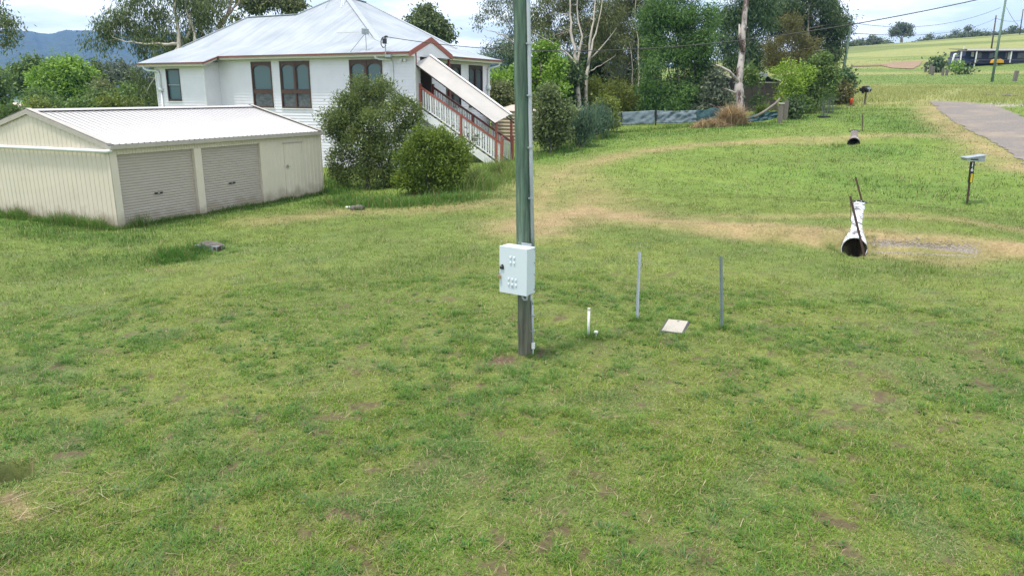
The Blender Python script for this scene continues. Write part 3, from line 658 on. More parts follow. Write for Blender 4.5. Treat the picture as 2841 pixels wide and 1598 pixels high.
M['orange_dirt'] = pmat('orange_dirt', (.26, .172, .105), .95, (.21, .145, .09), .35)
tag(strip('dirt_driveway', PL((2215, 164), (2249, 158), (2285, 156), (2322, 155)), PL((2222, 168), (2246, 173), (2296, 175), (2313, 166)), 30, 8, M['orange_dirt'], .10, 1.5), 'orange dirt driveway on the grassy rise', 'driveway', kind='structure')
M['scar'] = pmat('brown_cut_bank', (.19, .11, .065), .95, (.13, .08, .05), 1.5)
tag(strip('cut_bank', PL((2140, 167), (2190, 165), (2232, 164)), PL((2140, 170), (2190, 168.5), (2232, 167)), 20, 4, M['scar'], .10, .6), 'low brown cut bank beside the dirt driveway', 'bank', kind='structure')
def gravel(name, label, pts, n, spread, size, cols):
    pts = np.array(pts); s = rng.uniform(0, len(pts)-1, n); x = np.interp(s, range(len(pts)), pts[:, 0])+rng.normal(0, spread, n); y = np.interp(s, range(len(pts)), pts[:, 1])+rng.normal(0, spread*.8, n)
    z = tz(x, y); r = size*rng.uniform(.4, 1.5, n)
    base = np.array([[1, 0, 0], [0, 1, 0], [-1, 0, 0], [0, -1, 0], [0, 0, .9]])
    V = []; 
    th = rng.uniform(0, 6.28, n); cs, sn = np.cos(th), np.sin(th)
    P_ = np.stack([np.stack([(p[0]*cs-p[1]*sn)*r*1.2, (p[0]*sn+p[1]*cs)*r, np.full(n, p[2])*r], -1) for p in base], 1)+np.stack([x, y, z], -1)[:, None, :]
    tri = np.stack([P_[:, [0, 1, 4]], P_[:, [1, 2, 4]], P_[:, [2, 3, 4]], P_[:, [3, 0, 4]]], 1).reshape(-1, 3, 3)
    q = rng.random(n)[:, None]; c = np.array(cols[0])*(1-q)+np.array(cols[1])*q
    o = bigmesh(name, tri, 3, M['straw'], np.repeat(c, 12, 0)); return tag(o, label, 'gravel', kind='stuff')
gravel('gravel', 'patch of grey gravel in the grass beside the white culvert mouth', PL((2200, 622), (2260, 628), (2330, 632), (2400, 635), (2445, 639)), 5200, .12, .014, ((.25, .22, .19), (.47, .42, .37)))
gravel('gravel', 'pale gravel at the road edge by the meadow bank', PL((2480, 262), (2530, 268), (2590, 262)), 900, .5, .04, ((.36, .33, .27), (.5, .46, .40)))
# blue ridge beyond the valley
az = np.arange(-75, 31, .12); dist = np.linspace(1500, 2900, 70)
AZ, DD = np.meshgrid(np.radians(az), dist); ad = np.degrees(AZ); xx = DD*np.sin(AZ); yy = DD*np.cos(AZ)
prof = np.interp(ad, [-75, -45, -36, -34.6, -31, -27, -23, -15, -5, 10, 30], [190, 215, 226, 214, 202, 213, 214, 190, 165, 130, 110])
k = (DD-1500)/1400
h = prof*(sst(k, 0, 1)**.9)*(.90+.10*fbm(ad*.9, k*3))+(fbm(ad*.55+3, k*1.2+ad*.1, 5)-.5)*75*np.sin(np.clip(k, 0, 1)*np.pi)+(fbm(xx*.03, yy*.03, 3)-.5)*7-16
ncol = len(az); i = np.arange(len(dist)-1)[:, None]*ncol; jx = np.arange(ncol-1)[None, :]
f = np.stack([i+jx, i+ncol+jx, i+ncol+jx+1, i+jx+1], -1).reshape(-1, 4)
M['ridgeforest'] = pmat('ridge_forest', (.050, .075, .032), .95, (.022, .036, .018), .045, bump=1.0, bscale=.06)
M['ridgeforest'].node_tree.nodes['Bump'].inputs['Distance'].default_value = 9
o = bigmesh('hills', np.stack([xx.ravel(), yy.ravel(), h.ravel()], -1), 4, M['ridgeforest'], None, True, faces=f)
tag(o, 'long forested ridge beyond the valley, blue with distance', 'hills', kind='structure')

# ------------------------------------------------------------------ white house on the left
H = thing('white_house', 'raised white weatherboard house with grey hipped roof and brown arched windows', 'house', HS_O, -HS_A)
BH = .145
def clap(mb, p, d, L, z0, z1, nrm):
    """weatherboards: from point p along d for L, z0..z1, facing nrm"""
    k0 = math.floor((z0+1)/BH); z = -1+k0*BH
    while z < z1-1e-4:
        a, b = max(z, z0), min(z+BH, z1)
        oa = .020*(1-(a-z)/BH)+.002; ob = .020*(1-(b-z)/BH)+.002
        def q(s, o, zz): return (p[0]+d[0]*s+nrm[0]*o, p[1]+d[1]*s+nrm[1]*o, zz)
        mb.face([q(0, oa, a), q(L, oa, a), q(L, ob, b), q(0, ob, b)])
        mb.face([q(0, 0, a), q(L, 0, a), q(L, oa, a), q(0, oa, a)])
        z += BH
def wall(mb, p, d, L, z0, z1, nrm, holes=()):
    """wall with rectangular openings (s0,s1,z0,z1)"""
    s = 0
    for h0, h1, a, b in sorted(holes):
        if h0 > s: clap(mb, (p[0]+d[0]*s, p[1]+d[1]*s), d, h0-s, z0, z1, nrm)
        q = (p[0]+d[0]*h0, p[1]+d[1]*h0)
        clap(mb, q, d, h1-h0, z0, a, nrm); clap(mb, q, d, h1-h0, b, z1, nrm); s = h1
    if s < L: clap(mb, (p[0]+d[0]*s, p[1]+d[1]*s), d, L-s, z0, z1, nrm)
ZW = 5.44
WIN = {'w4': (-3.83, -1.84, 2.976, 5.30), 'w3': (-8.37, -6.35, 2.976, 5.30), 'w2': (-10.37, -8.93, 2.976, 5.30)}
mb = MB()
wall(mb, (-12.8, 0), (1, 0), 12.8, -.6, ZW, (0, -1), [(w[0]+12.8, w[1]+12.8, w[2], w[3]) for w in WIN.values()])
wall(mb, (0, 0), (0, 1), .42, -.6, ZW, (1, 0))
wall(mb, (-16.6, -1.0), (1, 0), 3.8, -.6, 5.12, (0, -1), [(.85, 1.95, 3.27, 4.97)])
wall(mb, (-12.8, -1.0), (0, 1), 1.0, -.6, 5.30, (1, 0))
wall(mb, (-16.6, 9.0), (0, -1), 10.0, -.6, 5.12, (-1, 0))
wall(mb, (-1.2, 3.2), (0, 1), 5.95, -.6, ZW, (1, 0), [(1.28, 2.78, 2.976, 5.26), (3.61, 5.14, 2.976, 5.26)])
wall(mb, (-16.6, 9.15), (1, 0), 15.4, -.6, 5.3, (0, 1))
wall(mb, (0, .42), (0, 1), 2.9, -.6, 2.95, (1, 0))
wall(mb, (-1.2, 3.2), (1, 0), 1.2, -.6, 2.95, (0, 1))
mb.build('wall', M['board'], H)
mb = MB()
for x, y, z1 in ((0, 0, ZW), (-12.8, -1.0, 5.12), (-16.6, -1.0, 5.12), (-1.2, 9.15, ZW)):
    mb.box(x-.035, x+.035, y-.035, y+.035, -.6, z1)
mb.box(-12.835, -12.79, -.03, .0, -.6, 5.3); mb.box(-1.235, -1.165, 3.165, 3.2, 2.95, ZW)
split(mb.build('corner_board', M['trimwhite'], H))
# porch recess
mb = MB(); mb.box(-3.0, -.02, .44, 3.18, 2.90, 3.05); mb.build('porch_floor', M['deck'], H)
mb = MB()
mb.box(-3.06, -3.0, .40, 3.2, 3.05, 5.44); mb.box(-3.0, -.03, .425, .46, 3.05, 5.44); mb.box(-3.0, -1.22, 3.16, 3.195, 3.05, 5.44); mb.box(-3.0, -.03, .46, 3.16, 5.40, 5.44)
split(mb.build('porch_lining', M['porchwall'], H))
mb = MB(); mb.box(-2.995, -2.95, .9, 1.75, 3.05, 5.05); mb.build('front_door', M['timber'], H)
mb = MB()
for y in (.06, 3.02): mb.box(-.10, -.0 if y > 1 else .04, y-.05, y+.05, 3.05 if y > 1 else 5.0, 5.56)
split(mb.build('porch_post', M['maroon'], H))
# windows
def arch_plate(mb, x0, x1, z0, z1, y0, y1, rise, n=12):
    """head piece between x0..x1 whose underside is an arch; z0 springing, z1 top"""
    pts = []
    for i in range(n+1):
        t = i/n; x = x0+(x1-x0)*t; z = z0+rise*(1-(2*t-1)**2)**.5
        pts.append((x, min(z, z1-.01)))
    for (xa, za), (xb, zb) in zip(pts[:-1], pts[1:]):
        for y in (y0, y1):
            mb.face([(xa, y, za), (xb, y, zb), (xb, y, z1), (xa, y, z1)])
        mb.face([(xa, y0, za), (xb, y0, zb), (xb, y1, zb), (xa, y1, za)])
def window(name, x0, x1, z0, z1, lights, y=0.0, side=False, label=None, dark=False):
    """tall timber window: arched upper lights of frosted glass, transom, dark lower lights. Built facing -y at plane y."""
    def place(o):
        if side:   # rotate so that it faces +x
            o.rotation_euler = (0, 0, R(90))
    fr = MB(); y0, y1 = y-.045, y+.10; j = .075
    fr.box(x0, x0+j, y0, y1, z0, z1); fr.box(x1-j, x1, y0, y1, z0, z1); fr.box(x0+j, x1-j, y0, y1, z1-j, z1); fr.box(x0+j, x1-j, y0, y1, z0, z0+j)
    zt = z0+(z1-z0)*.345; wl = (x1-x0-2*j)/lights
    fr.box(x0+j, x1-j, y0-.008, y1, zt-.07, zt+.10)
    for i in range(1, lights):
        xm = x0+j+wl*i; fr.box(xm-.045, xm+.045, y0+.004, y1, z0+j, zt-.07); fr.box(xm-.055, xm+.055, y0+.004, y1, zt+.10, z1-j)
    for i in range(lights):
        a = x0+j+wl*i+(.055 if i else 0); b = x0+j+wl*(i+1)-(.055 if i < lights-1 else 0)
        arch_plate(fr, a, b, z1-j-.36, z1-j+.002, y0+.022, y0+.06, .26)
        fr.box(a, a+.05, y0+.025, y0+.06, zt+.10, z1-j-.36); fr.box(b-.05, b, y0+.025, y0+.06, zt+.10, z1-j-.36); fr.box(a+.05, b-.05, y0+.025, y0+.06, zt+.10, zt+.15)
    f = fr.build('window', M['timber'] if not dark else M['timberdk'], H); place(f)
    if label: f['label'] = label
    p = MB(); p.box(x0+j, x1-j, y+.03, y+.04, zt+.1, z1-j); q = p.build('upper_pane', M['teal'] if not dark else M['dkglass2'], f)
    p = MB(); p.box(x0+j, x1-j, y+.03, y+.04, z0+j, zt-.07); q = p.build('lower_pane', M['dkglass'], f)
    p = MB(); p.box(x0-.05, x1+.05, y-.06, y-.002, z0-.05, z0-.003); p.box(x0-.04, x0-.002, y-.03, y-.002, z0, z1+.03); p.box(x1+.002, x1+.04, y-.03, y-.002, z0, z1+.03); q = p.build('window_trim', M['trimwhite'], f)
    return f
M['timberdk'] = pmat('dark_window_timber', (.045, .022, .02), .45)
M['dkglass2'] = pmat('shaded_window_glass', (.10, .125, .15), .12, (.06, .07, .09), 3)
window('window', *WIN['w4'], 2, label='paired arched window partly hidden by the tall bush')
window('window', *WIN['w3'], 2, label='paired arched window right of the single one'); window('window', *WIN['w2'], 1, label='single arched window nearest the shed ridge')
# windows of the right-hand wall: built facing -y, turned to face +x
def side_window(ya, yb, label):
    f = window('window', ya, yb, 2.976, 5.26, 2, 0.0, dark=True, label=label)
    f.rotation_euler = (0, 0, R(90)); f.location = (-1.2, 0, 0)
side_window(4.48, 5.98, 'dark paired window behind the stair canopy'); side_window(6.81, 8.34, 'shaded paired window at the far end of the side wall')
# sash window in the bay
fr = MB(); x0, x1, z0, z1, y = -15.75, -14.65, 3.27, 4.97, -1.0; j = .07
fr.box(x0, x0+j, y-.04, y+.1, z0, z1); fr.box(x1-j, x1, y-.04, y+.1, z0, z1); fr.box(x0+j, x1-j, y-.04, y+.1, z1-j, z1); fr.box(x0+j, x1-j, y-.04, y+.1, z0, z0+.11)
f = fr.build('window', M['timberdk'], H); f['label'] = 'narrow two-pane sash window in the bay'
p = MB(); p.box(x0+j, x1-j, y+.035, y+.045, 4.13, z1-j); p.build('upper_pane', M['teal'], f)
p = MB(); p.box(x0+j, x1-j, y+.055, y+.065, z0+.11, 4.10); p.build('lower_pane', M['teal'], f)
p = MB(); p.box(x0+j, x1-j, y+.0, y+.05, 4.10, 4.14); p.build('meeting_rail', M['galv'], f)
p = MB(); p.box(x0-.04, x1+.04, y-.055, y-.002, z0-.05, z0-.003); p.box(x1+.002, x1+.04, y-.03, y-.002, z0, z1); p.box(x0-.04, x0-.002, y-.03, y-.002, z0, z1); p.build('window_trim', M['trimwhite'], f)

# roof (local coordinates; a = -x runs left along the front)
def rp(mb, pts, across, down):
    """roof polygon with UV: across and down are unit plan vectors"""
    uv = [(p[0]*across[0]+p[1]*across[1], p[0]*down[0]+p[1]*down[1]) for p in pts]
    mb.face(pts, uv)
def hs_ray(x, y):   # picture position (native px) -> local ray
    d = ray(x/DK, y/DK); 
    loc = lambda v: np.array([v[0]*hs_x[0]+v[1]*hs_x[1], v[0]*hs_y[0]+v[1]*hs_y[1], v[2]])
    return loc(CAM-HS_O), loc(d)
def on_plane(x, y, p0, n):
    o, d = hs_ray(x, y); p0 = np.array(p0); n = np.array(n); t = np.dot(p0-o, n)/np.dot(d, n); return o+d*t
ZE = 5.60
C0 = (-3.1, 1.4, 6.24)                       # near core corner
SF = .52
nf = np.array([0, SF, -1.0])
T1 = on_plane(961, -7, C0, nf)
zt = T1[2]
C1 = np.array([-3.1, 8.7, 6.24])             # far core corner
# right core plane through C0, C1, T1
nr_ = np.cross(C1-np.array(C0), T1-np.array(C0))
T3 = on_plane(1013, -7, C0, nr_); T3[2] = zt
T2 = on_plane(930, -4, C0, nf); T2 = np.array([T2[0], T1[1], zt])
R1 = on_plane(824, 42, C0, nf); R2 = on_plane(701, 41, C0, nf); R2 = np.array([R2[0], R1[1], R1[2]])
Lc = on_plane(503, 133, C0, nf); Lc = np.array([Lc[0], 1.4, 6.24])
EL = -17.45
E = lambda x, y, z=ZE: np.array([x, y, z])
mb = MB(); AX, DY = (1, 0), (0, 1)
rp(mb, [Lc, C0, T1, T2, R1, R2], AX, DY)                                      # front slope
rp(mb, [E(-12.25, -.45), E(.12, -.45), C0, np.array([-12.25, 1.4, 6.24])], AX, DY)   # front skirt
rp(mb, [E(EL, -1.45, 5.27), E(-12.25, -1.45, 5.27), E(-12.25, -.45), np.array([-12.25, 1.4, 6.24]), Lc], AX, DY)  # skirt over the bay
BK = 16.0
rp(mb, [E(EL, -1.45, 5.27), Lc, np.array([Lc[0], BK-4, 6.24]), E(EL, BK-4, 5.27)], DY, AX)
rp(mb, [Lc, R2, np.array([R2[0], 2*R1[1]-1.4, 6.24]), np.array([Lc[0], 2*R1[1]-1.4, 6.24])], DY, AX)
rp(mb, [R2, R1, np.array([R1[0], 2*R1[1]-1.4, 6.24]), np.array([R2[0], 2*R1[1]-1.4, 6.24])], AX, DY)
rp(mb, [C0, C1, T3, T1], DY, AX)                                               # right slope
rp(mb, [E(-.65, -.45, 5.6), E(-.65, 9.7, 5.6), C1, C0], DY, AX)               # right skirt
rp(mb, [E(-.65, 9.7), E(-12.25, 9.7), np.array([-12.25, 8.7, 6.24]), C1], AX, DY)
B2 = np.array([T2[0], T3[1], zt])
rp(mb, [T1, T3, B2, T2], AX, DY)
rp(mb, [C1, np.array([R1[0], 8.7, 6.24]), B2, T3], AX, DY)
rp(mb, [R1, T2, B2, np.array([R1[0], 8.7, 6.24])], DY, AX)
# porch gable roof
GP = np.array([.02, 1.35, 6.30])
rp(mb, [E(.02, -.45), GP, np.array([-4.2, 1.35, 6.30]), E(-3.0, -.45, 5.6)], AX, DY)
rp(mb, [E(.02, 3.12), E(-2.6, 3.12, 5.6), np.array([-4.2, 1.35, 6.30]), GP], AX, DY)
roof = mb.build('roof', M['roof'], H)
# hip cap, ridge cap
mb = MB()
def cap(a, b, w=.12, h=.02): mb.bar(np.array(a)+np.array([0, 0, .03]), np.array(b)+np.array([0, 0, .03]), w*1.7, .035)
cap(C0, T1, .17); cap(R2, R1, .12); cap(C1, T3, .13); cap(Lc, R2, .1); cap(T1, T3, .1); cap(R1, T2, .1)
split(mb.build('ridge_cap', M['ridge'], roof))
# fascia, gutter, soffit
fa = MB(); gu = MB(); sf = MB()
def eave(a, b, nrm, z=ZE, z2=None):
    a = np.array([*a, z]); b = np.array([*b, z if z2 is None else z2]); n = np.array([*nrm, 0.])
    def strip3(mb, o0, o1, h0, h1):
        p = [a+n*o0+[0, 0, h0], b+n*o0+[0, 0, h0], b+n*o0+[0, 0, h1], a+n*o0+[0, 0, h1], a+n*o1+[0, 0, h0], b+n*o1+[0, 0, h0], b+n*o1+[0, 0, h1], a+n*o1+[0, 0, h1]]
        i = len(mb.v); mb.v += [tuple(q) for q in p]
        for f in ((0, 1, 2, 3), (7, 6, 5, 4), (0, 4, 5, 1), (1, 5, 6, 2), (2, 6, 7, 3), (3, 7, 4, 0)): mb.f.append(tuple(i+k for k in f)); mb.mi.append(0)
    strip3(fa, -.06, -.03, -.19, -.06); strip3(gu, -.028, .07, -.075, -.012)
eave((-12.25, -.45), (.0, -.45), (0, -1)); eave((EL, -1.45), (-12.28, -1.45), (0, -1), 5.27); eave((-12.25, -1.42), (-12.25, -.50), (1, 0), 5.27, ZE)
eave((-.65, 3.2), (-.65, 9.7), (1, 0)); eave((EL, 10), (EL, -1.42), (-1, 0), 5.27); eave((-.7, 9.7), (-12, 9.7), (0, 1))
split(fa.build('fascia', M['cream'], H)); split(gu.build('gutter', M['maroon'], roof))
sf.box(-12.2, -.0, -.40, .0, 5.405, 5.43); sf.box(-17.4, -12.3, -1.40, -1.0, 5.08, 5.10); sf.box(-1.2, -.70, 3.2, 9.65, 5.405, 5.43); split(sf.build('eave_lining', M['soffit'], H))
# gable end of the porch
mb = MB()
def barge(a, b, wd=.20):
    a = np.array(a, float); b = np.array(b, float)
    p = [a, b, b-[0, 0, wd], a-[0, 0, wd]]
    i = len(mb.v); mb.v += [tuple(q+[.035, 0, 0]) for q in p]+[tuple(q+[.0, 0, 0]) for q in p]
    for f in ((0, 1, 2, 3), (7, 6, 5, 4), (0, 4, 5, 1), (1, 5, 6, 2), (2, 6, 7, 3), (3, 7, 4, 0)): mb.f.append(tuple(i+k for k in f)); mb.mi.append(0)
barge((.03, -.50, 5.60), (.03, 1.35, 6.33), .24); barge((.03, 1.35, 6.33), (.03, 3.20, 5.60), .24)
split(mb.build('gable_barge', M['maroon2'], H))
mb = MB(); mb.prism([(-.36, 5.40), (1.35, 6.22), (3.06, 5.40)], 0, -.03, .025); mb.build('gable_panel', M['board'], H)
# downpipes
mb = MB()
mb.tube([(-17.0, -1.42, 5.17), (-17.0, -1.40, 5.0), (-16.85, -1.3, 4.9), (-16.3, -1.08, 4.86), (-16.22, -1.06, 4.7), (-16.22, -1.06, 3.95)], .05, 12); mb.tube([(-16.22, -1.06, 3.95), (-16.22, -1.06, -.3)], .05, 12)
mb.box(-16.34, -16.1, -1.16, -1.0, 3.78, 3.98)
mb.tube([(-1.95, -.40, 5.47), (-1.95, -.37, 5.36), (-1.85, -.25, 5.30), (-1.3, -.07, 5.28), (-1.25, -.06, 5.1), (-1.25, -.06, -.1)], .05, 12)
mb.tube([(-.72, 9.55, 5.47), (-.75, 9.5, 5.3), (-.95, 9.3, 5.22), (-1.1, 8.95, 5.15), (-1.13, 8.9, 5.0), (-1.13, 8.9, .6)], .05, 12); mb.box(-1.2, -1.0, 8.76, 9.0, 3.95, 4.2)
split(mb.build('downpipe', M['pvc'], H, True))
# hood over a rear window, meter box, floodlights
mb = MB(); mb.prism([(9.5, 4.4), (10.1, 4.4), (9.5, 5.0)], 0, -2.6, -1.6); mb.build('window_hood', M['maroon2'], H)
mb = MB()
for x in (-.72, -.5): mb.tube([(x, -.02, 5.22), (x+.02, -.14, 5.24)], [.05, .07], 10)
split(mb.build('floodlight', M['board'], H))
mb = MB(); mb.tube([(-6.75, -.09, 1.35), (-6.62, -.09, 1.42), (-6.52, -.09, 1.30), (-6.52, -.09, .2)], .07, 10); mb.build('waste_pipe', M['pvc'], H, True)
# staircase
YA, YB = .30, 1.35; X0, Z0, X1, Z1 = .12, 3.05, 4.35, .62
sl = (Z1-Z0)/(X1-X0)
def zs(x): return Z0+(x-X0)*sl
mb = MB()
for y in (YA, YB):
    p = [(X0-.1, zs(X0-.1)-.02), (X1+.12, zs(X1+.12)-.02), (X1+.12, zs(X1+.12)-.40), (X0-.1, zs(X0-.1)-.40)]
    mb.prism(p, 1, y-.025, y+.025)
stair = mb.build('staircase', M['trimwhite'], H); stair['label'] = 'white timber stair with maroon handrails rising to the porch'
mb = MB(); nst = 13
for i in range(nst):
    x = X0+(i+.6)*(X1-X0)/nst; mb.box(x-.15, x+.15, YA+.027, YB-.027, zs(x)-.14, zs(x)-.10)
split(mb.build('tread', M['deck'], stair))
for y, nm in ((YA, 'near'), (YB, 'far')):
    mb = MB(); mb.bar((X0-.02, y, zs(X0)+.98), (X1+.02, y, zs(X1)+.98), .065, .09); mb.build('handrail', M['maroon2'] if nm == 'near' else M['maroon'], stair)
    mb = MB(); mb.bar((X0, y, zs(X0)+.12), (X1, y, zs(X1)+.12), .05, .045); mb.build('bottom_rail', M['trimwhite'], stair)
    mb = MB(); k = 0; x = X0+.10
    while x < X1-.05:
        wd = .10 if k % 2 else .055
        z = zs(x); mb.box(x-wd/2, x+wd/2, y-.012, y+.012, z+.14, z+.94); x += .135; k += 1
    mb.build('balusters', M['trimwhite'], stair)
    mb = MB()
    for x, h in ((X0-.04, 1.12), ((X0+X1)/2+.05, 1.02), (X1+.06, 1.22)):
        mb.box(x-.05, x+.05, y-.05, y+.05, zs(x)-.35, zs(x)+h); 
        if h > 1.1 and x > 1: mb.tube([(x, y, zs(x)+h), (x, y, zs(x)+h+.03), (x, y, zs(x)+h+.07), (x, y, zs(x)+h+.11), (x, y, zs(x)+h+.13)], [.03, .03, .055, .045, .01], 10)
    split(mb.build('newel_post', M['maroon2'], stair))
# canopy over the stair
cz0, cz1, cx0, cx1 = 5.10, 2.50, -.05, 4.20
csl = (cz1-cz0)/(cx1-cx0); ye, yr, yf = .05, 1.0, 1.95
cv = MB()
def cp(x, y, z): return (x, y, z)
nseg = 56; dx = .28
for (ya, za, yb, zb, s) in ((ye, 0, yr, .36, 1), (yr, .36, yf, 0, -1)):
    for i in range(nseg):
        for t0, t1 in ((i/nseg, (i+.5)/nseg), ((i+.5)/nseg, (i+1)/nseg)):
            def q(t, y, z, sh):
                x = cx0+(cx1-cx0)*t; up = .034*math.sin((t*nseg)*2*math.pi); return (x+sh*(1 if z > .1 else 0), y, cz0+csl*(x-cx0)+z+up)
            ta, tb = t0, t1
            cv.face([q(ta, ya, za, dx), q(tb, ya, za, dx), q(tb, yb, zb, dx), q(ta, yb, zb, dx)], [(ta*4.9, 0), (tb*4.9, 0), (tb*4.9, 1), (ta*4.9, 1)])
M['canopyplain'] = pmat('white_canopy_sheet_plain', (.44, .42, .395), .45, (.385, .365, .34), 2)
can = cv.build('stair_canopy', M['canopyplain'], H)
mb = MB(); mb.bar((cx0+dx-.05, yr, cz0+.36+csl*(-.05)+.03), (cx1+dx+.05, yr, cz1+.36+csl*.05+.03), .16, .03); mb.build('ridge_cap', M['trimwhite'], can)
mb = MB(); mb.box(cx1-.12, cx1-.03, YA-.045, YA+.045, .3, cz1+.05); mb.box(cx1-.12, cx1-.03, 1.72, 1.81, .4, cz1+.05); split(mb.build('canopy_post', M['maroon2'], can))
mb = MB(); mb.bar((cx0, ye+.05, cz0-.05), (cx1, ye+.05, cz1-.05), .04, .05); mb.bar((cx0, yf-.05, cz0-.05), (cx1, yf-.05, cz1-.05), .04, .05); split(mb.build('canopy_beam', M['timberdk'], can))

# roof fittings stand on the roof: things of their own
def hwl(x, y, z): p = hw(x, y); return (p[0], p[1], z)
def hloc(xn, yn, p0, n): return on_plane(xn, yn, p0, n)
b0 = on_plane(1015, 142, (0, -.2, 5.69), (0, 0, 1)); nsk = np.array([0, (6.24-ZE)/1.85, -1.0])
base = on_plane(1015, 141.5, (0, -.45, ZE), nsk)
A = thing('tv_antenna', 'white yagi television antenna on a strutted mast above the eave', 'antenna', hwl(*base), -HS_A)
mb = MB(); mb.tube([(0, 0, 0), (.04, 0, .12), (.02, 0, .9)], .018, 8); mb.tube([(-.85, -.15, -.08), (.02, 0, .78)], .014, 6); mb.tube([(.02, 0, .76), (.75, .15, .38), (1.15, .3, .28)], .014, 6); mb.build('mast', M['galv'], A)
mb = MB(); mb.bar((-1.72, 0, .84), (.05, 0, .84), .035); mb.build('boom', M['trimwhite'], A)
mb = MB()
for i in range(15): x = -1.62+i*.11; mb.tube([(x, -.16+.003*i, .84), (x, .16-.003*i, .84)], .005, 5)
mb.box(.0, .03, -.25, .25, .72, .98); mb.build('elements', M['galv'], A)
base = on_plane(1070, 149, (0, -.52, ZE), (0, 1, 0))
A = thing('service_bracket', 'dark power service bracket with coiled cable at the eave', 'bracket', hwl(*base), -HS_A)
mb = MB(); mb.tube([(0, 0, -.12), (0, 0, .75)], .03, 10); mb.box(-.03, .3, -.03, .03, -.16, -.06); mb.build('riser', M['galv'], A)
mb = MB(); mb.box(-.12, .05, -.07, .07, .42, .66); mb.build('connector_box', M['black'], A, bevel=.02)
mb = MB(); mb.tube([(.0, 0, .72), (-.15, 0, .70), (-.24, 0, .55), (-.24, 0, .38), (-.14, 0, .26), (-.02, 0, .28), (.03, 0, .36)], .022, 8); mb.tube([(-.03, 0, .70), (.05, 0, .74), (.12, 0, .72)], .05, 8); mb.build('cable_coil', M['cable'], A)
SERV = np.array(hwl(base[0]+.1, base[1], base[2]+.72))
bt = T1+np.array([.1, -.5, -.3])
A = thing('roof_antenna', 'antenna mast on tripod legs at the roof peak, cut by the frame', 'antenna', hwl(*T1), -HS_A)
mb = MB(); mb.tube([(0, 0, -.1), (0, 0, 1.8)], .022, 8)
for xn, yn in ((903, 24), (946, 23), (953, 16)):
    q = on_plane(xn, yn, C0, nf)-T1; mb.tube([(0, 0, 1.1), tuple(q+np.array([0, 0, .02]))], .014, 6)
mb.build('mast', M['galv'], A)
mb = MB(); mb.tube([(-.8, 0, 1.7), (.6, 0, 1.7)], .015, 6)
for i in range(8): mb.tube([(-.75+i*.18, -.35, 1.7), (-.75+i*.18, .35, 1.7)], .008, 5)
mb.build('elements', M['galv'], A)

# ------------------------------------------------------------------ cream shed
SH = thing('garage_shed', 'cream ribbed steel double garage with white gable roof and two roller doors', 'shed', SH_O, -(math.pi/2+0)+0)
SH.matrix_world = Matrix(((sh_a[0], sh_b[0], 0, SH_O[0]), (sh_a[1], sh_b[1], 0, SH_O[1]), (0, 0, 1, 0), (0, 0, 0, 1)))
SL, SWD, SE, SR = 8.87, 6.70, 2.34, 3.22
def ribs(mb, p, d, L, zlo, zhi, nrm, pitch=.2, off=0.0):
    """ribbed sheet; zhi may be a function of the run"""
    prof = [(0, 0), (.158, 0), (.168, .013), (.190, .013), (.2, 0)]; s = 0; pts = []
    while s < L-1e-6:
        for u, h in prof[:-1]:
            if s+u*pitch/.2 < L: pts.append((s+u*pitch/.2, h))
        s += pitch
    pts.append((L, 0)); zf = zhi if callable(zhi) else (lambda q: zhi)
    for (a, ha), (b, hb) in zip(pts[:-1], pts[1:]):
        def q(s, h, z): return (p[0]+d[0]*s+nrm[0]*(h+off), p[1]+d[1]*s+nrm[1]*(h+off), z)
        mb.face([q(a, ha, zlo), q(b, hb, zlo), q(b, hb, zf(b)), q(a, ha, zf(a))])
gab = lambda s: SE-.03+(SR-SE)*(1-abs(2*s/SWD-1))-.03
mb = MB()
ribs(mb, (0, 0), (0, 1), SWD, -.25, gab, (-1, 0)); ribs(mb, (SL, 0), (0, 1), SWD, -.25, gab, (1, 0)); ribs(mb, (0, SWD), (1, 0), SL, -.25, SE-.03, (0, 1))
ribs(mb, (5.85, 0), (1, 0), SL-5.85, -.25, SE-.03, (0, -1)); ribs(mb, (.06, 0), (1, 0), 5.79, 2.06, SE-.03, (0, -1), .1)
mb.build('wall', M['shedwall'], SH)
mb = MB(); mb.box(-.03, .21, -.03, -.001, -.25, 2.30); mb.box(-.032, -.001, -.03, .05, -.25, 2.30); mb.box(2.86, 3.14, -.05, .0, -.25, 2.06); mb.box(2.86, 2.90, .0, .12, -.25, 2.06); mb.box(3.10, 3.14, .0, .12, -.25, 2.06); mb.box(5.68, 5.86, -.03, .0, -.25, 2.10); mb.box(5.68, 5.71, .0, .12, -.25, 2.06)
mb.box(SL-.03, SL+.03, -.03, .02, -.25, 2.3)
split(mb.build('door_jamb', M['shedwall'], SH))
def roller(x0, x1, label, hx):
    mb = MB(); z = .0; n = 26; hgt = 2.075/n
    for i in range(n):
        za = i*hgt; prof = [(0, 0), (.25, -.014), (.75, -.014), (1, 0)]
        for (a, ya), (b, yb) in zip(prof[:-1], prof[1:]):
            mb.face([(x0, .07+ya, za+a*hgt), (x1, .07+ya, za+a*hgt), (x1, .07+yb, za+b*hgt), (x0, .07+yb, za+b*hgt)])
    mb.box(x0, x1, .03, .09, -.02, .03)
    o = mb.build('roller_door', M['roller'], SH); o['label'] = label
    h = MB(); h.box(hx-.14, hx+.14, .03, .046, .815, .865); h.build('handle', M['black'], o)
    h = MB(); h.box(hx-.05, hx+.02, .015, .032, .822, .856); h.build('lock', M['chrome'], o)
roller(.21, 2.86, 'roller door nearest the shed corner', 1.49); roller(3.14, 5.69, 'second roller door beside the side door', 4.37)
mb = MB(); ribs(mb, (6.86, 0), (1, 0), .94, .02, 1.99, (0, -1), .2, .012); dsd = mb.build('side_door', M['shedwall'], SH)
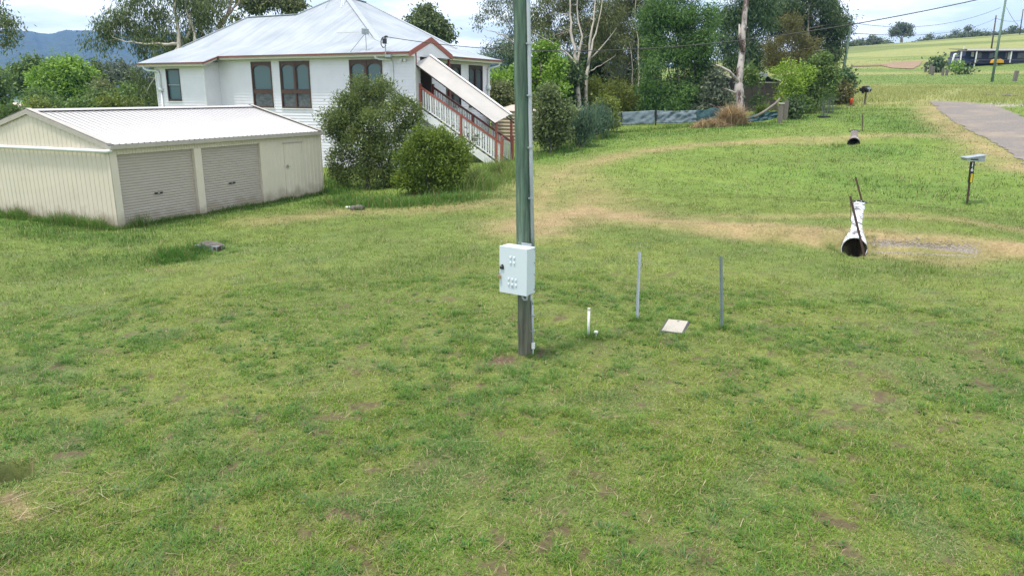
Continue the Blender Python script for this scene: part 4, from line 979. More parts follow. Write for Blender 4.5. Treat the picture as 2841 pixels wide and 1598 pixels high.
mb = MB(); mb.box(6.80, 7.86, -.045, -.02, 1.995, 2.02); mb.box(7.80, 7.815, -.016, -.004, 1.6, 1.99); mb.build('door_seal', M['gutter'], dsd)
mb = MB(); mb.box(6.93, 7.0, -.06, -.02, 1.13, 1.22); mb.tube([(6.97, -.06, 1.2), (7.08, -.07, 1.2)], .013, 8); mb.build('handle', M['chrome'], dsd)
# roof: ribbed, two slopes
mb = MB(); hw_ = SWD/2+.06
for s in (0, 1):
    prof = [(0, 0), (.152, 0), (.164, .018), (.188, .018), (.2, 0)]; x = -.05; pts = []
    while x < SL+.05:
        pts += [(x+u, h) for u, h in prof[:-1]]; x += .2
    pts = [p for p in pts if p[0] < SL+.05]+[(SL+.05, 0)]
    for (a, ha), (b, hb) in zip(pts[:-1], pts[1:]):
        ye_, yr_ = (-.06, SWD/2) if s == 0 else (SWD+.06, SWD/2)
        mb.face([(a, ye_, SE+.005+ha), (b, ye_, SE+.005+hb), (b, yr_, SR+ha), (a, yr_, SR+ha*1.0+0*hb)])
srf = mb.build('roof', M['shedroof'], SH)
mb = MB()
for s in (-1, 1):
    y0 = SWD/2; p = [(-.06, y0, SR+.055), (SL+.06, y0, SR+.055), (SL+.06, y0+s*.20, SR+.002), (-.06, y0+s*.20, SR+.002)]
    mb.face(p)
split(mb.build('ridge_cap', M['shedroof'], srf))
mb = MB()
for x in (-.06, SL+.03):
    for s in (0, 1):
        a = (x, -.07 if s == 0 else SWD+.07, SE+.02); b = (x, SWD/2, SR+.05)
        a, b = np.array(a), np.array(b); p = [a, b, b-[0, 0, .14], a-[0, 0, .14]]
        i = len(mb.v); mb.v += [tuple(q) for q in p]+[tuple(q+[.03, 0, 0]) for q in p]
        for f in ((0, 1, 2, 3), (7, 6, 5, 4), (0, 4, 5, 1), (1, 5, 6, 2), (2, 6, 7, 3), (3, 7, 4, 0)): mb.f.append(tuple(i+k for k in f)); mb.mi.append(0)
        # barge folds over the roof edge
        q = [a+[0, 0, .002], b+[0, 0, .002], b+[.16, 0, .004], a+[.16, 0, .004]] if x < 1 else [a+[.03, 0, .002], b+[.03, 0, .002], b+[-.13, 0, .004], a+[-.13, 0, .004]]
        mb.face([tuple(v+np.array([0, 0, .03])) for v in q])
split(mb.build('barge_capping', M['gutter'], srf))
mb = MB(); mb.prism([(-.19, SE+.0), (-.19, SE-.11), (-.07, SE-.11), (-.07, SE-.02), (-.17, SE-.02), (-.17, SE)], 0, -.06, SL+.10); mb.build('gutter', M['gutter'], srf)
mb = MB(); mb.tube([(.03, -.10, 2.22), (-.04, -.10, 2.185), (-.09, -.06, 2.175), (-.09, 3, 2.155), (-.09, 6.5, 2.13), (-.09, 6.68, 2.0), (-.09, 6.68, -.1)], .052, 12); mb.build('downpipe', M['pvc'], SH, True)
mb = MB()
for x, y in ((.35, 0), (2.0, 0)): pass

# ------------------------------------------------------------------ power pole with the meter box
def zat(xn, yn, t): return P(xn/DK, yn/DK, t)[2]
PZ = gz(*POLE)
PO = thing('power_pole', 'thick green treated timber pole standing in the middle of the lawn', 'pole', (POLE[0], POLE[1], PZ))
mb = MB(); zz = np.concatenate([[-.3], np.linspace(0, 9.5, 40)]); prl = np.random.default_rng(5)
pts = [(-.023*z+prl.normal(0, .003), prl.normal(0, .003), z) for z in zz]; rad = [.108-.0030*z+prl.normal(0, .0012) for z in zz]
pts[0] = (0, 0, -.3); mb.tube(pts, rad, 28); mb.build('post', M['pole'], PO, True)
mb = MB()
cx = lambda z: .108-.003*z-.023*z+.012
mb.tube([(.108, -.05, .20), (.093, -.05, .85)], .018, 10); mb.tube([(cx(1.65)+.015, -.06, 1.60), (cx(3)+.005, -.06, 3.0), (cx(5)+.0, -.06, 5.0), (cx(9), -.06, 9.0)], .026, 12)
con = mb.build('conduit', M['conduit'], PO, True)
con = split(con)[0]
mb = MB()
for z in (2.35, 3.05, 3.75, 4.42, 5.1, 5.8): x = cx(z)+.0; mb.box(x-.04, x+.035, -.09, -.05, z-.012, z+.012); mb.tube([(x-.035, -.085, z), (x-.035, -.115, z)], .008, 6)
for z in (.38, .62): mb.box(.075, .135, -.075, -.04, z-.01, z+.01)
split(mb.build('saddle_clip', M['galv'], con))
mb = MB(); mb.box(.09, .14, -.085, -.05, .11, .20); mb.tube([(.115, -.067, .02), (.115, -.067, .12)], .008, 6); mb.build('earth_clamp', M['trimwhite'], PO)
BA = R(33); bn = np.array([-math.sin(BA), -math.cos(BA)]); bc = POLE+bn*.235
fr_ = np.array([math.cos(BA), -math.sin(BA)])
cor = bc+bn*.11+fr_*.232; tt = float(np.array([cor[0], cor[1], 1.3-CAM_H])@FW)
zb_, zt_ = zat(1467.5, 822, tt+.08), zat(1467, 691, tt-.08)
BX = thing('meter_box', 'pale grey locked steel meter cabinet strapped to the green pole', 'meter box', (bc[0], bc[1], zb_), -BA)
BHh = zt_-zb_
mb = MB(); mb.box(-.228, .228, -.10, .11, .004, BHh-.004); cab = mb.build('cabinet', M['boxpaint'], BX, bevel=.006)
mb = MB(); mb.box(-.232, .232, -.118, -.102, 0, BHh); mb.box(-.232, .232, -.102, -.09, BHh-.006, BHh); door = mb.build('door', M['boxpaint'], BX, bevel=.004)
M['boxlight'] = pmat('louvre_highlight', (.62, .69, .735), .4)  # box paint lightened, the louvre highlights put into the colour
mb = MB()
for r0, n0, xs in ((.62, 2, (-.04, .022)), (.18, 3, (-.07, -.008, .054))):
    for k in range(2):
        for x in xs:
            z = BHh*r0+k*.075+(.02 if n0 == 2 else 0)
            mb.v += [(x-.014, -.119, z), (x+.014, -.119, z), (x+.014, -.119, z+.034), (x-.014, -.119, z+.034), (x-.012, -.131, z+.006), (x+.012, -.131, z+.006), (x+.012, -.127, z+.030), (x-.012, -.127, z+.030)]
            i = len(mb.v)-8
            for f in ((4, 5, 6, 7), (0, 1, 5, 4), (1, 2, 6, 5), (2, 3, 7, 6), (3, 0, 4, 7)): mb.f.append(tuple(i+q for q in f)); mb.mi.append(0)
split(mb.build('louvre_vent', M['boxlight'], door))
mb = MB(); mb.prism([(-.215, .345), (-.152, .345), (-.155, .395), (-.175, .42), (-.218, .385)], 1, -.136, -.118); mb.build('handle', M['black'], door, bevel=.004)
mb = MB(); mb.prism([(-.205, .382), (-.172, .386), (-.172, .392), (-.205, .388)], 1, -.139, -.1362); mb.build('handle_grip', M['label'], door)
mb = MB(); mb.tube([(-.205, -.14, .25), (-.207, -.14, .285), (-.218, -.14, .30), (-.229, -.14, .285), (-.229, -.14, .25)], .005, 8); lk = mb.build('padlock_shackle', M['chrome'], door)
mb = MB(); mb.box(-.24, -.196, -.15, -.128, .205, .252); mb.build('padlock', M['brass'], door, bevel=.004)
mb = MB(); mb.box(-.03, .025, -.1205, -.1185, .085, .125); mb.build('sticker', M['label'], door)
mb = MB(); mb.tube([(.09, .02, 0), (.09, .0, -.06), (.12, .0, -.095), (.16, 0, -.085), (.17, 0, -.03), (.17, .02, .004)], .016, 10); mb.tube([(.20, .05, .01), (.205, .05, -.08), (.22, .08, -.16)], .016, 10); mb.build('cable_loop', M['conduit'], BX, True)
mb = MB(); mb.box(-.06, .16, .112, .118, BHh-.05, BHh+.028); mb.tube([(-.06, .115, BHh+.028), (.16, .115, BHh+.028)], .006, 8); mb.build('mounting_bracket', M['galv'], BX)
mb = MB()
for z in (.06, .28, .45, BHh-.03): mb.tube([(.226, .085, z), (.240, .085, z)], .009, 8)
split(mb.build('hinge', M['galv'], cab))

# ------------------------------------------------------------------ small things on the lawn
def gthing(name, label, cat, xD, yD, rot=0, group=None, dz=0):
    p, t = G(xD, yD); return thing(name, label, cat, (p[0], p[1], p[2]+dz), rot, group), p, t
mk, p, t = gthing('marker_post', 'thin white pipe post right of the meter pole', 'post', 1480, 846)
mb = MB(); mb.tube([(0, 0, -.1), (-.004, 0, .44)], .021, 14); mb.build('pipe', M['whitepaint'], mk, True)
mb = MB(); mb.tube([(-.004, 0, .44), (-.004, 0, .47)], .025, 14); mb.build('cap', M['cream'], mk)
mk, p, t = gthing('pipe_stub', 'low white capped pipe stub in the grass beside the thin white post', 'pipe stub', 1499, 846)
mb = MB(); mb.tube([(0, 0, -.05), (0, 0, .05)], .018, 12); mb.build('stub', M['whitepaint'], mk, True)
mb = MB(); mb.tube([(0, 0, .045), (0, 0, .055), (0, 0, .082), (0, 0, .09)], [.026, .034, .033, .02], 12); mb.build('cap', M['whitepaint'], mk, True)
def star_picket(name, label, base, top, mat, r=.022, group=None, cap=None, holes=True):
    base = np.array(base); top = np.array(top); o = thing(name, label, 'picket', base, 0, group); v = top-base
    d = v/np.linalg.norm(v); a = np.cross(d, [0, 1, 0]); a /= np.linalg.norm(a); b = np.cross(d, a)
    mb = MB()
    for k in range(3):
        th = 2*math.pi*k/3+.5; e = a*math.cos(th)+b*math.sin(th); n = np.cross(d, e)*.004
        p = [-n, e*r-n, e*r+n, n]; lo = -d*.2; i = len(mb.v)
        mb.v += [tuple(q+lo) for q in p]+[tuple(q+v) for q in p]
        for f in ((0, 1, 5, 4), (1, 2, 6, 5), (2, 3, 7, 6), (4, 5, 6, 7)): mb.f.append(tuple(i+q for q in f)); mb.mi.append(0)
    mb.build('shaft', mat, o)
    if cap:
        mb = MB(); mb.tube([tuple(v*.985), tuple(v*1.0), tuple(v*1.01)], [r*1.0, r*1.0, r*.5], 8); mb.build('cap', cap, o)
    return o
M['galvgreen'] = pmat('dull_green_galvanised', (.17, .215, .21), .45, (.12, .155, .15), 8, metal=.4)
b, t = G(1602, 806); star_picket('steel_picket', 'leaning galvanised picket left of the pit lid', b, P(1609, 634, t-.02), M['galv'], .028)
b, t = G(1816, 827); star_picket('steel_picket', 'upright green-grey steel picket right of the pit lid', b, P(1813, 645, t-.05), M['galvgreen'], .029)
LD = thing('pit_lid', 'concrete pit lid in a charcoal frame lying tilted in the grass', 'pit lid', LID, R(-22))
mb = MB(); mb.box(-.195, .195, -.335, .335, -.06, .014, Matrix.Rotation(R(2), 4, 'X')); mb.build('frame', M['dkplastic'], LD, bevel=.008)
mb = MB(); mb.box(-.165, .165, -.31, .31, .015, .024, Matrix.Rotation(R(2), 4, 'X')); lid = mb.build('lid', M['concrete'], LD, bevel=.004)
mb = MB(); mb.box(-.008, .03, .22, .255, .0235, .0255, Matrix.Rotation(R(2), 4, 'X')); mb.build('key_hole', M['black'], lid)
# culvert pipes
def culvert(name, label, pipe, rad, mat_top, ext):
    (ax, ay), (bx, by) = pipe; L = math.hypot(bx-ax, by-ay); rot = -math.atan2(bx-ax, by-ay)
    g0, g1 = (float(tz(np.array([px]), np.array([py]), False)[0]) for px, py in pipe)
    o = thing(name, label, 'culvert pipe', (ax, ay, g0+.02), rot); o.rotation_euler = (math.atan2(g1-g0, L), 0, rot)
    n = 40; mb = MB(); th = [2*math.pi*k/n for k in range(n)]
    ro, ri = rad, rad*.93
    def ring(y, r): return [(r*math.cos(a), y, r*math.sin(a)) for a in th]
    secs = [(-.12, ro*1.0), (.0, ro), (L, ro)]; idx = []
    for y, r in secs: idx.append(len(mb.v)); mb.v += ring(y, r)
    ins = []
    for y, r in ((-.12, ri), (.5, ri), (L, ri)): ins.append(len(mb.v)); mb.v += ring(y, r)
    for A_, flip in ((idx, 0), (ins, 1)):
        for a, b in zip(A_[:-1], A_[1:]):
            for k in range(n): mb.f.append((a+k, a+(k+1) % n, b+(k+1) % n, b+k)); mb.mi.append(flip)
    for k in range(n): mb.f.append((idx[0]+k, idx[0]+(k+1) % n, ins[0]+(k+1) % n, ins[0]+k)); mb.mi.append(1); mb.f.append((idx[-1]+k, idx[-1]+(k+1) % n, ins[-1]+(k+1) % n, ins[-1]+k)); mb.mi.append(1)
    mb.build('barrel', [mat_top, M['pipeblack']], o, True)
    mb = MB(); pts = []
    for k in range(17): a = R(18+144*k/16); pts.append((ro*1.36*math.cos(a)*.98, ro*1.12*math.sin(a)))
    for (xa, za), (xb, zb) in zip(pts[:-1], pts[1:]):
        q = [(xa, L-.02, za), (xb, L-.02, zb), (xb*.70, L-.02, zb*.86), (xa*.70, L-.02, za*.86)]
        i = len(mb.v); mb.v += q+[(x, y+.05, z) for x, y, z in q]
        for f in ((0, 1, 2, 3), (7, 6, 5, 4), (0, 4, 5, 1), (2, 6, 7, 3)): mb.f.append(tuple(i+z for z in f)); mb.mi.append(0)
    hd = mb.build('headwall', M['pipeblack'], o)
    mb = MB()
    for a in (60, 80, 105, 125): x, z = ro*1.08*math.cos(R(a)), ro*1.03*math.sin(R(a)); mb.tube([(x, L-.03, z), (x, L-.016, z)], .018, 8)
    split(mb.build('bolt', M['trimwhite'], hd))
    mb = MB()
    for k in range(n): a, b = th[k], th[(k+1) % n]; mb.tube([(ro*1.02*math.cos(a), -.12, ro*1.02*math.sin(a)), (ro*1.02*math.cos(b), -.12, ro*1.02*math.sin(b))], .011, 6, False)
    mb.build('rim', M['pipewhite'] if mat_top is M['pipewhite'] else M['pipeblack'], o)
    return o
culvert('culvert_pipe', 'black culvert mouth with flaking white paint along its top, beside rusty pickets', PIPE1, .285, M['pipewhite'], 0)
M['pipebrown'] = pmat('muddy_pipe', (.20, .16, .14), .8, (.12, .095, .085), 5, dirt=(.7, .7, .7), dscale=2.2, dlo=.60, dhi=.66)
culvert('culvert_pipe', 'smaller-looking muddy culvert mouth under the farther dry track', PIPE2, .285, M['pipebrown'], 0)
b = np.array([8.66, 17.72, gz(8.66, 17.72)]); tq = float((b-CAM)@FW); ra = star_picket('rusty_picket', 'rusty leaning picket standing in front of the white culvert mouth', b, P(2138, 494, tq-.05), M['rust'], .032)
mb = MB(); tp = P(2138, 497, tq-.05)-b; mb.tube([tuple(tp*.97), tuple(tp*.8+[-.05, 0, 0]), tuple(tp*.62+[-.13, 0, 0]), tuple(tp*.56+[-.10, 0, 0]), tuple(tp*.52+[0, 0, 0])], .006, 6); mb.build('loose_wire', M['rust'], ra)
b, t = G(2166, 518); b = np.array([10.85, 22.75, gz(10.85, 22.75)]); tq = float((b-CAM)@FW); star_picket('rusty_picket', 'brown picket leaning behind the far end of the white culvert', b, P(2152, 446, tq), M['rust'], .03)
b, t = G(2168.5, 331); star_picket('thin_stake', 'thin dark stake beside the farther culvert', b, P(2170, 287, t), M['rust'], .034)
# mailbox with number 16
b, t = G(2433, 514); MX = thing('mailbox', 'grey letterbox on a rusty post with black numbered sleeve reading 16', 'mailbox', b, R(-6))
sc1 = mpp(t)
def hx_(y): return (514-y)*sc1*1.02
mb = MB(); mb.bar((0, 0, -.2), (-.055, 0, hx_(425)), .05, .05); mb.build('post', M['rust'], MX)
mb = MB(); mb.bar((-.030, -.03, hx_(461)), (-.062, -.03, hx_(410)), .135, .03, (0, 1, 0)); slv = mb.build('number_sleeve', M['black'], MX)
mb = MB(); mb.bar((-.016, -.05, hx_(460)), (-.028, -.05, hx_(439)), .06, .012, (0, 1, 0)); mb.build('reflector', M['yellow'], slv)
def text_mesh(name, s, size, mat, parent, loc, rot):
    cu = bpy.data.curves.new(name, 'FONT'); cu.body = s; cu.size = size; cu.align_x = 'CENTER'; cu.align_y = 'CENTER'; cu.extrude = .003; cu.offset = .004
    tmp = bpy.data.objects.new('tmp', cu); COL.objects.link(tmp); bpy.context.view_layer.update()
    me = bpy.data.meshes.new_from_object(tmp.evaluated_get(bpy.context.evaluated_depsgraph_get())); bpy.data.objects.remove(tmp)
    me.materials.clear(); me.materials.append(mat); o = bpy.data.objects.new(name, me); COL.objects.link(o); o.parent = parent; o.location = loc; o.rotation_euler = rot; return o
text_mesh('digit', '1', .19, M['digit'], slv, (-.055, -.052, hx_(418)), (R(90), 0, 0)); text_mesh('digit', '6', .15, M['digit'], slv, (-.045, -.052, hx_(430)), (R(90), 0, 0))
mb = MB(); z0 = hx_(410); mb.prism([(-.28, z0+.03), (.24, z0+.0), (.25, z0+.17), (-.29, z0+.09)], 1, -.13, .25); bx = mb.build('box', M['galv'], MX)
mb = MB(); mb.prism([(-.31, z0+.095), (.28, z0+.185), (.28, z0+.215), (-.31, z0+.12)], 1, -.17, .28); mb.build('lid', M['galv'], bx)
mb = MB(); mb.box(-.17, .05, -.136, -.131, z0+.05, z0+.09); mb.build('slot', M['black'], bx)
# old trough / concrete edge left, debris at the bushes
b, t = G(528, 628); TR = thing('old_trough', 'weathered grey metal trough heaped with soil, half sunk in the grass', 'trough', b, R(-14))
s_ = mpp(t)
mb = MB(); mb.box(-36*s_, 32*s_, -.10, .16, -.1, .12); mb.build('shell', M['galv'], TR, bevel=.01)
mb = MB(); mb.box(18*s_, 24*s_, -.115, -.101, .02, .09); mb.box(30*s_, 33*s_, -.12, .0, -.05, .11); split(mb.build('bracket', M['rust'], TR))
bmx = bmesh.new(); bmesh.ops.create_icosphere(bmx, subdivisions=4, radius=1)
for v in bmx.verts:
    nn = float(fbm(np.array([v.co.x*3]), np.array([v.co.y*3+v.co.z]), 4)[0]); v.co = Vector((v.co.x*36*s_, v.co.y*.16+.05, .10+max(v.co.z, 0)*(.05+.11*nn)))
me = bpy.data.meshes.new('soil'); bmx.to_mesh(me); bmx.free(); me.materials.append(M['rock']); so_ = bpy.data.objects.new('soil_heap', me); COL.objects.link(so_); so_.parent = TR
def rock(name, label, xD, yD, sx, sy, sz, seed):
    b, t = G(xD, yD); bmx = bmesh.new(); bmesh.ops.create_icosphere(bmx, subdivisions=3, radius=1)
    for v in bmx.verts:
        nn = .7+.6*float(fbm(np.array([v.co.x*1.5+seed]), np.array([v.co.y*1.5+v.co.z*1.1+seed]), 3)[0]); v.co = Vector((v.co.x*sx*nn, v.co.y*sy*nn, v.co.z*sz*nn+sz*.5))
    me = bpy.data.meshes.new(name); bmx.to_mesh(me); bmx.free(); me.materials.append(M['rock']); me.polygons.foreach_set('use_smooth', [True]*len(me.polygons))
    o = bpy.data.objects.new(name, me); COL.objects.link(o); o.location = b; tag(o, label, 'stone'); return o
rock('stone', 'grey-brown stone at the edge of the long grass below the bushes', 903, 528, .17, .12, .11, 3); rock('stone', 'darker stone between a white scrap and the paler stone', 889, 528, .12, .10, .09, 9)
b, t = G(876, 526); o = MB(); o.tube([(-.08, 0, .05), (.08, .02, .06)], .035, 10); o = o.build('pipe_scrap', M['whitepaint'], None, loc=b); tag(o, 'short white pipe scrap lying beside two stones', 'pipe scrap')
# water tank behind the stairs
tb = 43.0; b = P(1300, 300, tb)[:2]; TK = thing('water_tank', 'beige ribbed water tank behind the foot of the stairs', 'water tank', (b[0], b[1], gz(*b)-.1))
mb = MB(); n = 36; pr = []
Rk = 1.5; ztop = zat(1400, 308, tb)-TK.location[2]
zz = np.linspace(0, ztop, 66)
mb.tube([(0, 0, z) for z in zz], [Rk+.022*math.sin(z*2*math.pi/.19) for z in zz], 40); mb.build('wall', M['tank'], TK, True)
mb = MB(); mb.tube([(0, 0, ztop-.01), (0, 0, ztop+.05), (0, 0, ztop+.28), (0, 0, ztop+.34)], [Rk+.03, Rk+.02, .5, .3], 40); mb.build('tank_top', M['tanktop'], TK, True)

# ------------------------------------------------------------------ shade-cloth fence and what lies along it
FT = {}
def fence_cloth(name, label, xs, top, bot, mat, seed, fold=.05, depth=None):
    """hanging cloth between picture columns xs with given top and bottom rows, standing on the fence line"""
    n, mrow = 60, 14; x = np.linspace(xs[0], xs[-1], n); yt = np.interp(x, xs, top); yb = np.interp(x, xs, bot); V = []
    for i in range(n):
        t = depth(x[i]) if callable(depth) else depth
        a, b = P(x[i], yt[i], t), P(x[i], yb[i], t)
        for k in range(mrow):
            q = a+(b-a)*k/(mrow-1); s = i*.35+seed
            f = fold*(fbm(np.array([i*.16+seed+k*.12]), np.array([k*.28+seed]), 3)[0]-.5)*3.2+fold*.18*math.sin(s*.5+k*.9)
            q = q+np.array([0, f, 0]); V.append(q)
    V = np.array(V); i = np.arange(n-1)[:, None]*mrow; j = np.arange(mrow-1)[None, :]
    f = np.stack([i+j, i+mrow+j, i+mrow+j+1, i+j+1], -1).reshape(-1, 4); c0 = V.mean(0); c0[2] = V[:, 2].min()
    o = bigmesh(name, V-c0, 4, mat, None, True, faces=f); o.location = tuple(map(float, c0)); s = o.modifiers.new('thick', 'SOLIDIFY'); s.thickness = .012
    return tag(o, label, 'shade cloth', 'shade cloth lengths of the garden fence')
_, tA = G(1560, 316); _, tB = G(1960, 309)
fd = lambda x: tA+(tB-tA)*(x-1560)/400
fence_cloth('shade_cloth', 'dull grey length of shade cloth at the left end of the fence', [1535, 1600, 1647], [284, 281, 278], [316, 314, 312], M['cloth'], 1, .05, fd)
fence_cloth('shade_cloth', 'blue-grey sagging shade cloth in the middle of the fence', [1652, 1700, 1752], [279, 280, 278], [311, 311, 308], M['cloth'], 11, .09, fd)
fence_cloth('shade_cloth', 'dark teal shade cloth peaking beside the dead grass heap', [1752, 1775, 1798, 1812, 1830, 1845], [278, 277, 271, 276, 286, 296], [309, 309, 310, 312, 314, 315], M['cloth2'], 21, .07, fd)
fence_cloth('shade_cloth', 'collapsed teal shade cloth sloping up to the grey gate post', [1845, 1862, 1890, 1925, 1955], [305, 300, 291, 283, 280], [309, 309, 308, 304, 297], M['cloth3'], 31, .10, fd)
for x, lab in ((1649, 'thin dark steel fence post between two lengths of shade cloth'), (1562, 'thin steel fence post at the left end of the shade cloth')):
    t = fd(x)+.1; b = P(x, 318 if x > 1600 else 318, t); tp = P(x, 277 if x > 1600 else 282, t); z = gz(b[0], b[1]); o = MB(); o.tube([(0, 0, -.2), (0, 0, tp[2]-z+.02)], .045, 8); o = o.build('fence_post', M['black'], None, loc=(b[0], b[1], z)); tag(o, lab, 'fence post')
b, t = G(1962, 310); GPst = thing('gate_post', 'square weathered grey timber post at the end of the cloth fence', 'post', b, R(-12))
h = (310-262)*mpp(t); mb = MB(); mb.box(-.16, .13, -.14, .14, -.2, h-.03); mb.build('post', M['oldtimber'], GPst, bevel=.01)
mb = MB(); mb.box(-.185, .155, -.165, .165, h-.028, h+.03); mb.build('cap', M['cream'], GPst)
b2, t2 = G(1975, 303); o = MB(); o.box(-.11, .11, -.11, .11, -.2, 1.25); o = o.build('gate_post', M['oldtimber'], None, bevel=.01, loc=b2); tag(o, 'narrow weathered post just behind the capped gate post', 'post')
M['plain'] = colmat('plant_fibre', .85, .2)
def tuft(name, label, cat, xD, yD, wpx, hpx, n, cols, lean, wid, kind=None, group=None, dep=.5, up=1.0):
    b, t = G(xD, yD); s = mpp(t); rx = wpx*s; hh = hpx*s
    x = rng.normal(0, rx*.45, n); y = rng.normal(0, rx*.45*dep, n)
    L = hh*rng.uniform(.5, 1.15, n)*np.exp(-(x/(rx*1.2))**2); th = rng.uniform(0, 6.28, n); ln = np.abs(rng.normal(0, lean, n))+.05
    z = tz(x+b[0], y+b[1])-b[2]-.02
    p0 = np.stack([x, y, z], -1); d1 = np.stack([np.cos(th)*ln*.6, np.sin(th)*ln*.6, np.full(n, up)], -1); d2 = np.stack([np.cos(th)*ln*2.2, np.sin(th)*ln*2.2, np.full(n, .45*up)], -1)
    d1 *= (L*.55/np.linalg.norm(d1, axis=1))[:, None]; d2 *= (L*.55/np.linalg.norm(d2, axis=1))[:, None]
    ph = rng.uniform(0, 6.28, n); S = np.stack([np.cos(ph), np.sin(ph), 0*x], -1)*(wid*rng.uniform(.6, 1.4, n))[:, None]/2
    md = p0+d1; tp = md+d2; V = np.concatenate([np.stack([p0-S, p0+S, md+S, md-S], 1), np.stack([md-S, md+S, tp+S*.2, tp-S*.2], 1)])
    q = rng.random(n)[:, None]; c = np.array(cols[0])*(1-q)+np.array(cols[1])*q
    o = bigmesh(name, V, 4, M['plain'], np.repeat(np.concatenate([c, c]), 4, 0)); o.location = tuple(map(float, b)); tag(o, label, cat, group, kind); return o
DEADC = ((.27, .19, .10), (.50, .38, .22))
tuft('dead_grass', 'tall heap of dead tan grass at the foot of the dead trunk', 'dead grass', 1840, 316, 34, 52, 2600, DEADC, .5, .035, 'stuff', dep=.7)
tuft('dead_grass', 'low spill of dead tan grass in front of the teal cloth', 'dead grass', 1788, 320, 46, 24, 2200, DEADC, .9, .035, 'stuff', dep=.5)
tuft('grass_tussock', 'bright green strappy clump behind the collapsed cloth', 'plant', 1918, 297, 18, 38, 420, ((.10, .16, .03), (.22, .27, .07)), .35, .05)
tuft('grass_tussock', 'yellow-green tussock left of the orange marker', 'plant', 2117, 262, 24, 26, 620, ((.13, .15, .045), (.26, .25, .09)), .55, .05)

# ------------------------------------------------------------------ trees: crowns of many small leaves in clumps, tapering limbs
def leafset(cl, n, L, W, droop, outward, tw, r2, nsub=9):
    """leaf quads gathered in lumpy sprays inside ellipsoid clumps cl: (centre, radii, share)"""
    Vs = []; Cs = []; tot = sum(c[2] for c in cl)
    for ctr, rad, sh in cl:
        m = max(24, int(n*sh/tot)); rad = np.array(rad); ctr = np.array(ctr)
        d = r2.normal(0, 1, (nsub, 3)); d[:, 2] = d[:, 2]*.95+.15; d /= np.linalg.norm(d, axis=1)[:, None]
        bc_ = d*r2.uniform(.45, .95, (nsub, 1)); bs = r2.uniform(.22, .46, nsub); bc_[r2.random(nsub) < .15] *= 1.22; bt_ = np.clip(r2.normal(.5, .17, nsub), .1, .9)
        k = max(2, m//tw); b = r2.integers(0, nsub, k); core = r2.random(k) < .16
        e = r2.normal(0, 1, (k, 3)); e /= np.linalg.norm(e, axis=1)[:, None]; e *= (r2.random(k)**.36)[:, None]
        loc_ = np.where(core[:, None], e*.75, bc_[b]+e*bs[b][:, None])
        tip = ctr+loc_*rad; dn = loc_+e*.6; dn /= np.linalg.norm(dn, axis=1)[:, None]+1e-6
        tvv = np.clip(bt_[b]+r2.normal(0, .14, k), 0, 1)
        i = np.repeat(np.arange(k), tw); mm = len(i)
        p = tip[i]+r2.normal(0, L*1.1, (mm, 3))*np.array([1, 1, .85])
        dd = dn[i]*outward+r2.normal(0, .55, (mm, 3)); dd[:, 2] -= droop; dd /= np.linalg.norm(dd, axis=1)[:, None]
        s = np.cross(dd, r2.normal(0, 1, (mm, 3))); s /= np.linalg.norm(s, axis=1)[:, None]+1e-6
        l = (L*r2.uniform(.6, 1.35, mm))[:, None]; w = (W*r2.uniform(.7, 1.3, mm))[:, None]
        Vs.append(np.stack([p, p+dd*l*.45+s*w*.5, p+dd*l, p+dd*l*.45-s*w*.5], 1)); Cs.append(np.clip(tvv[i]*.72+r2.random(mm)*.28, 0, 1))
    V = np.concatenate(Vs); C = np.repeat(np.concatenate(Cs), 4); return V, np.stack([C, C, C], -1)
def limb_pts(a, b, r2, bend=.12, n=6):
    a, b = np.array(a), np.array(b); v = b-a; L = np.linalg.norm(v); pts = []
    o = r2.normal(0, bend*L, 3); o[2] = abs(o[2])*.4
    for i in range(n+1):
        u = i/n; pts.append(a+v*u+o*math.sin(u*math.pi)*.5)
    return pts
tcount = [0]
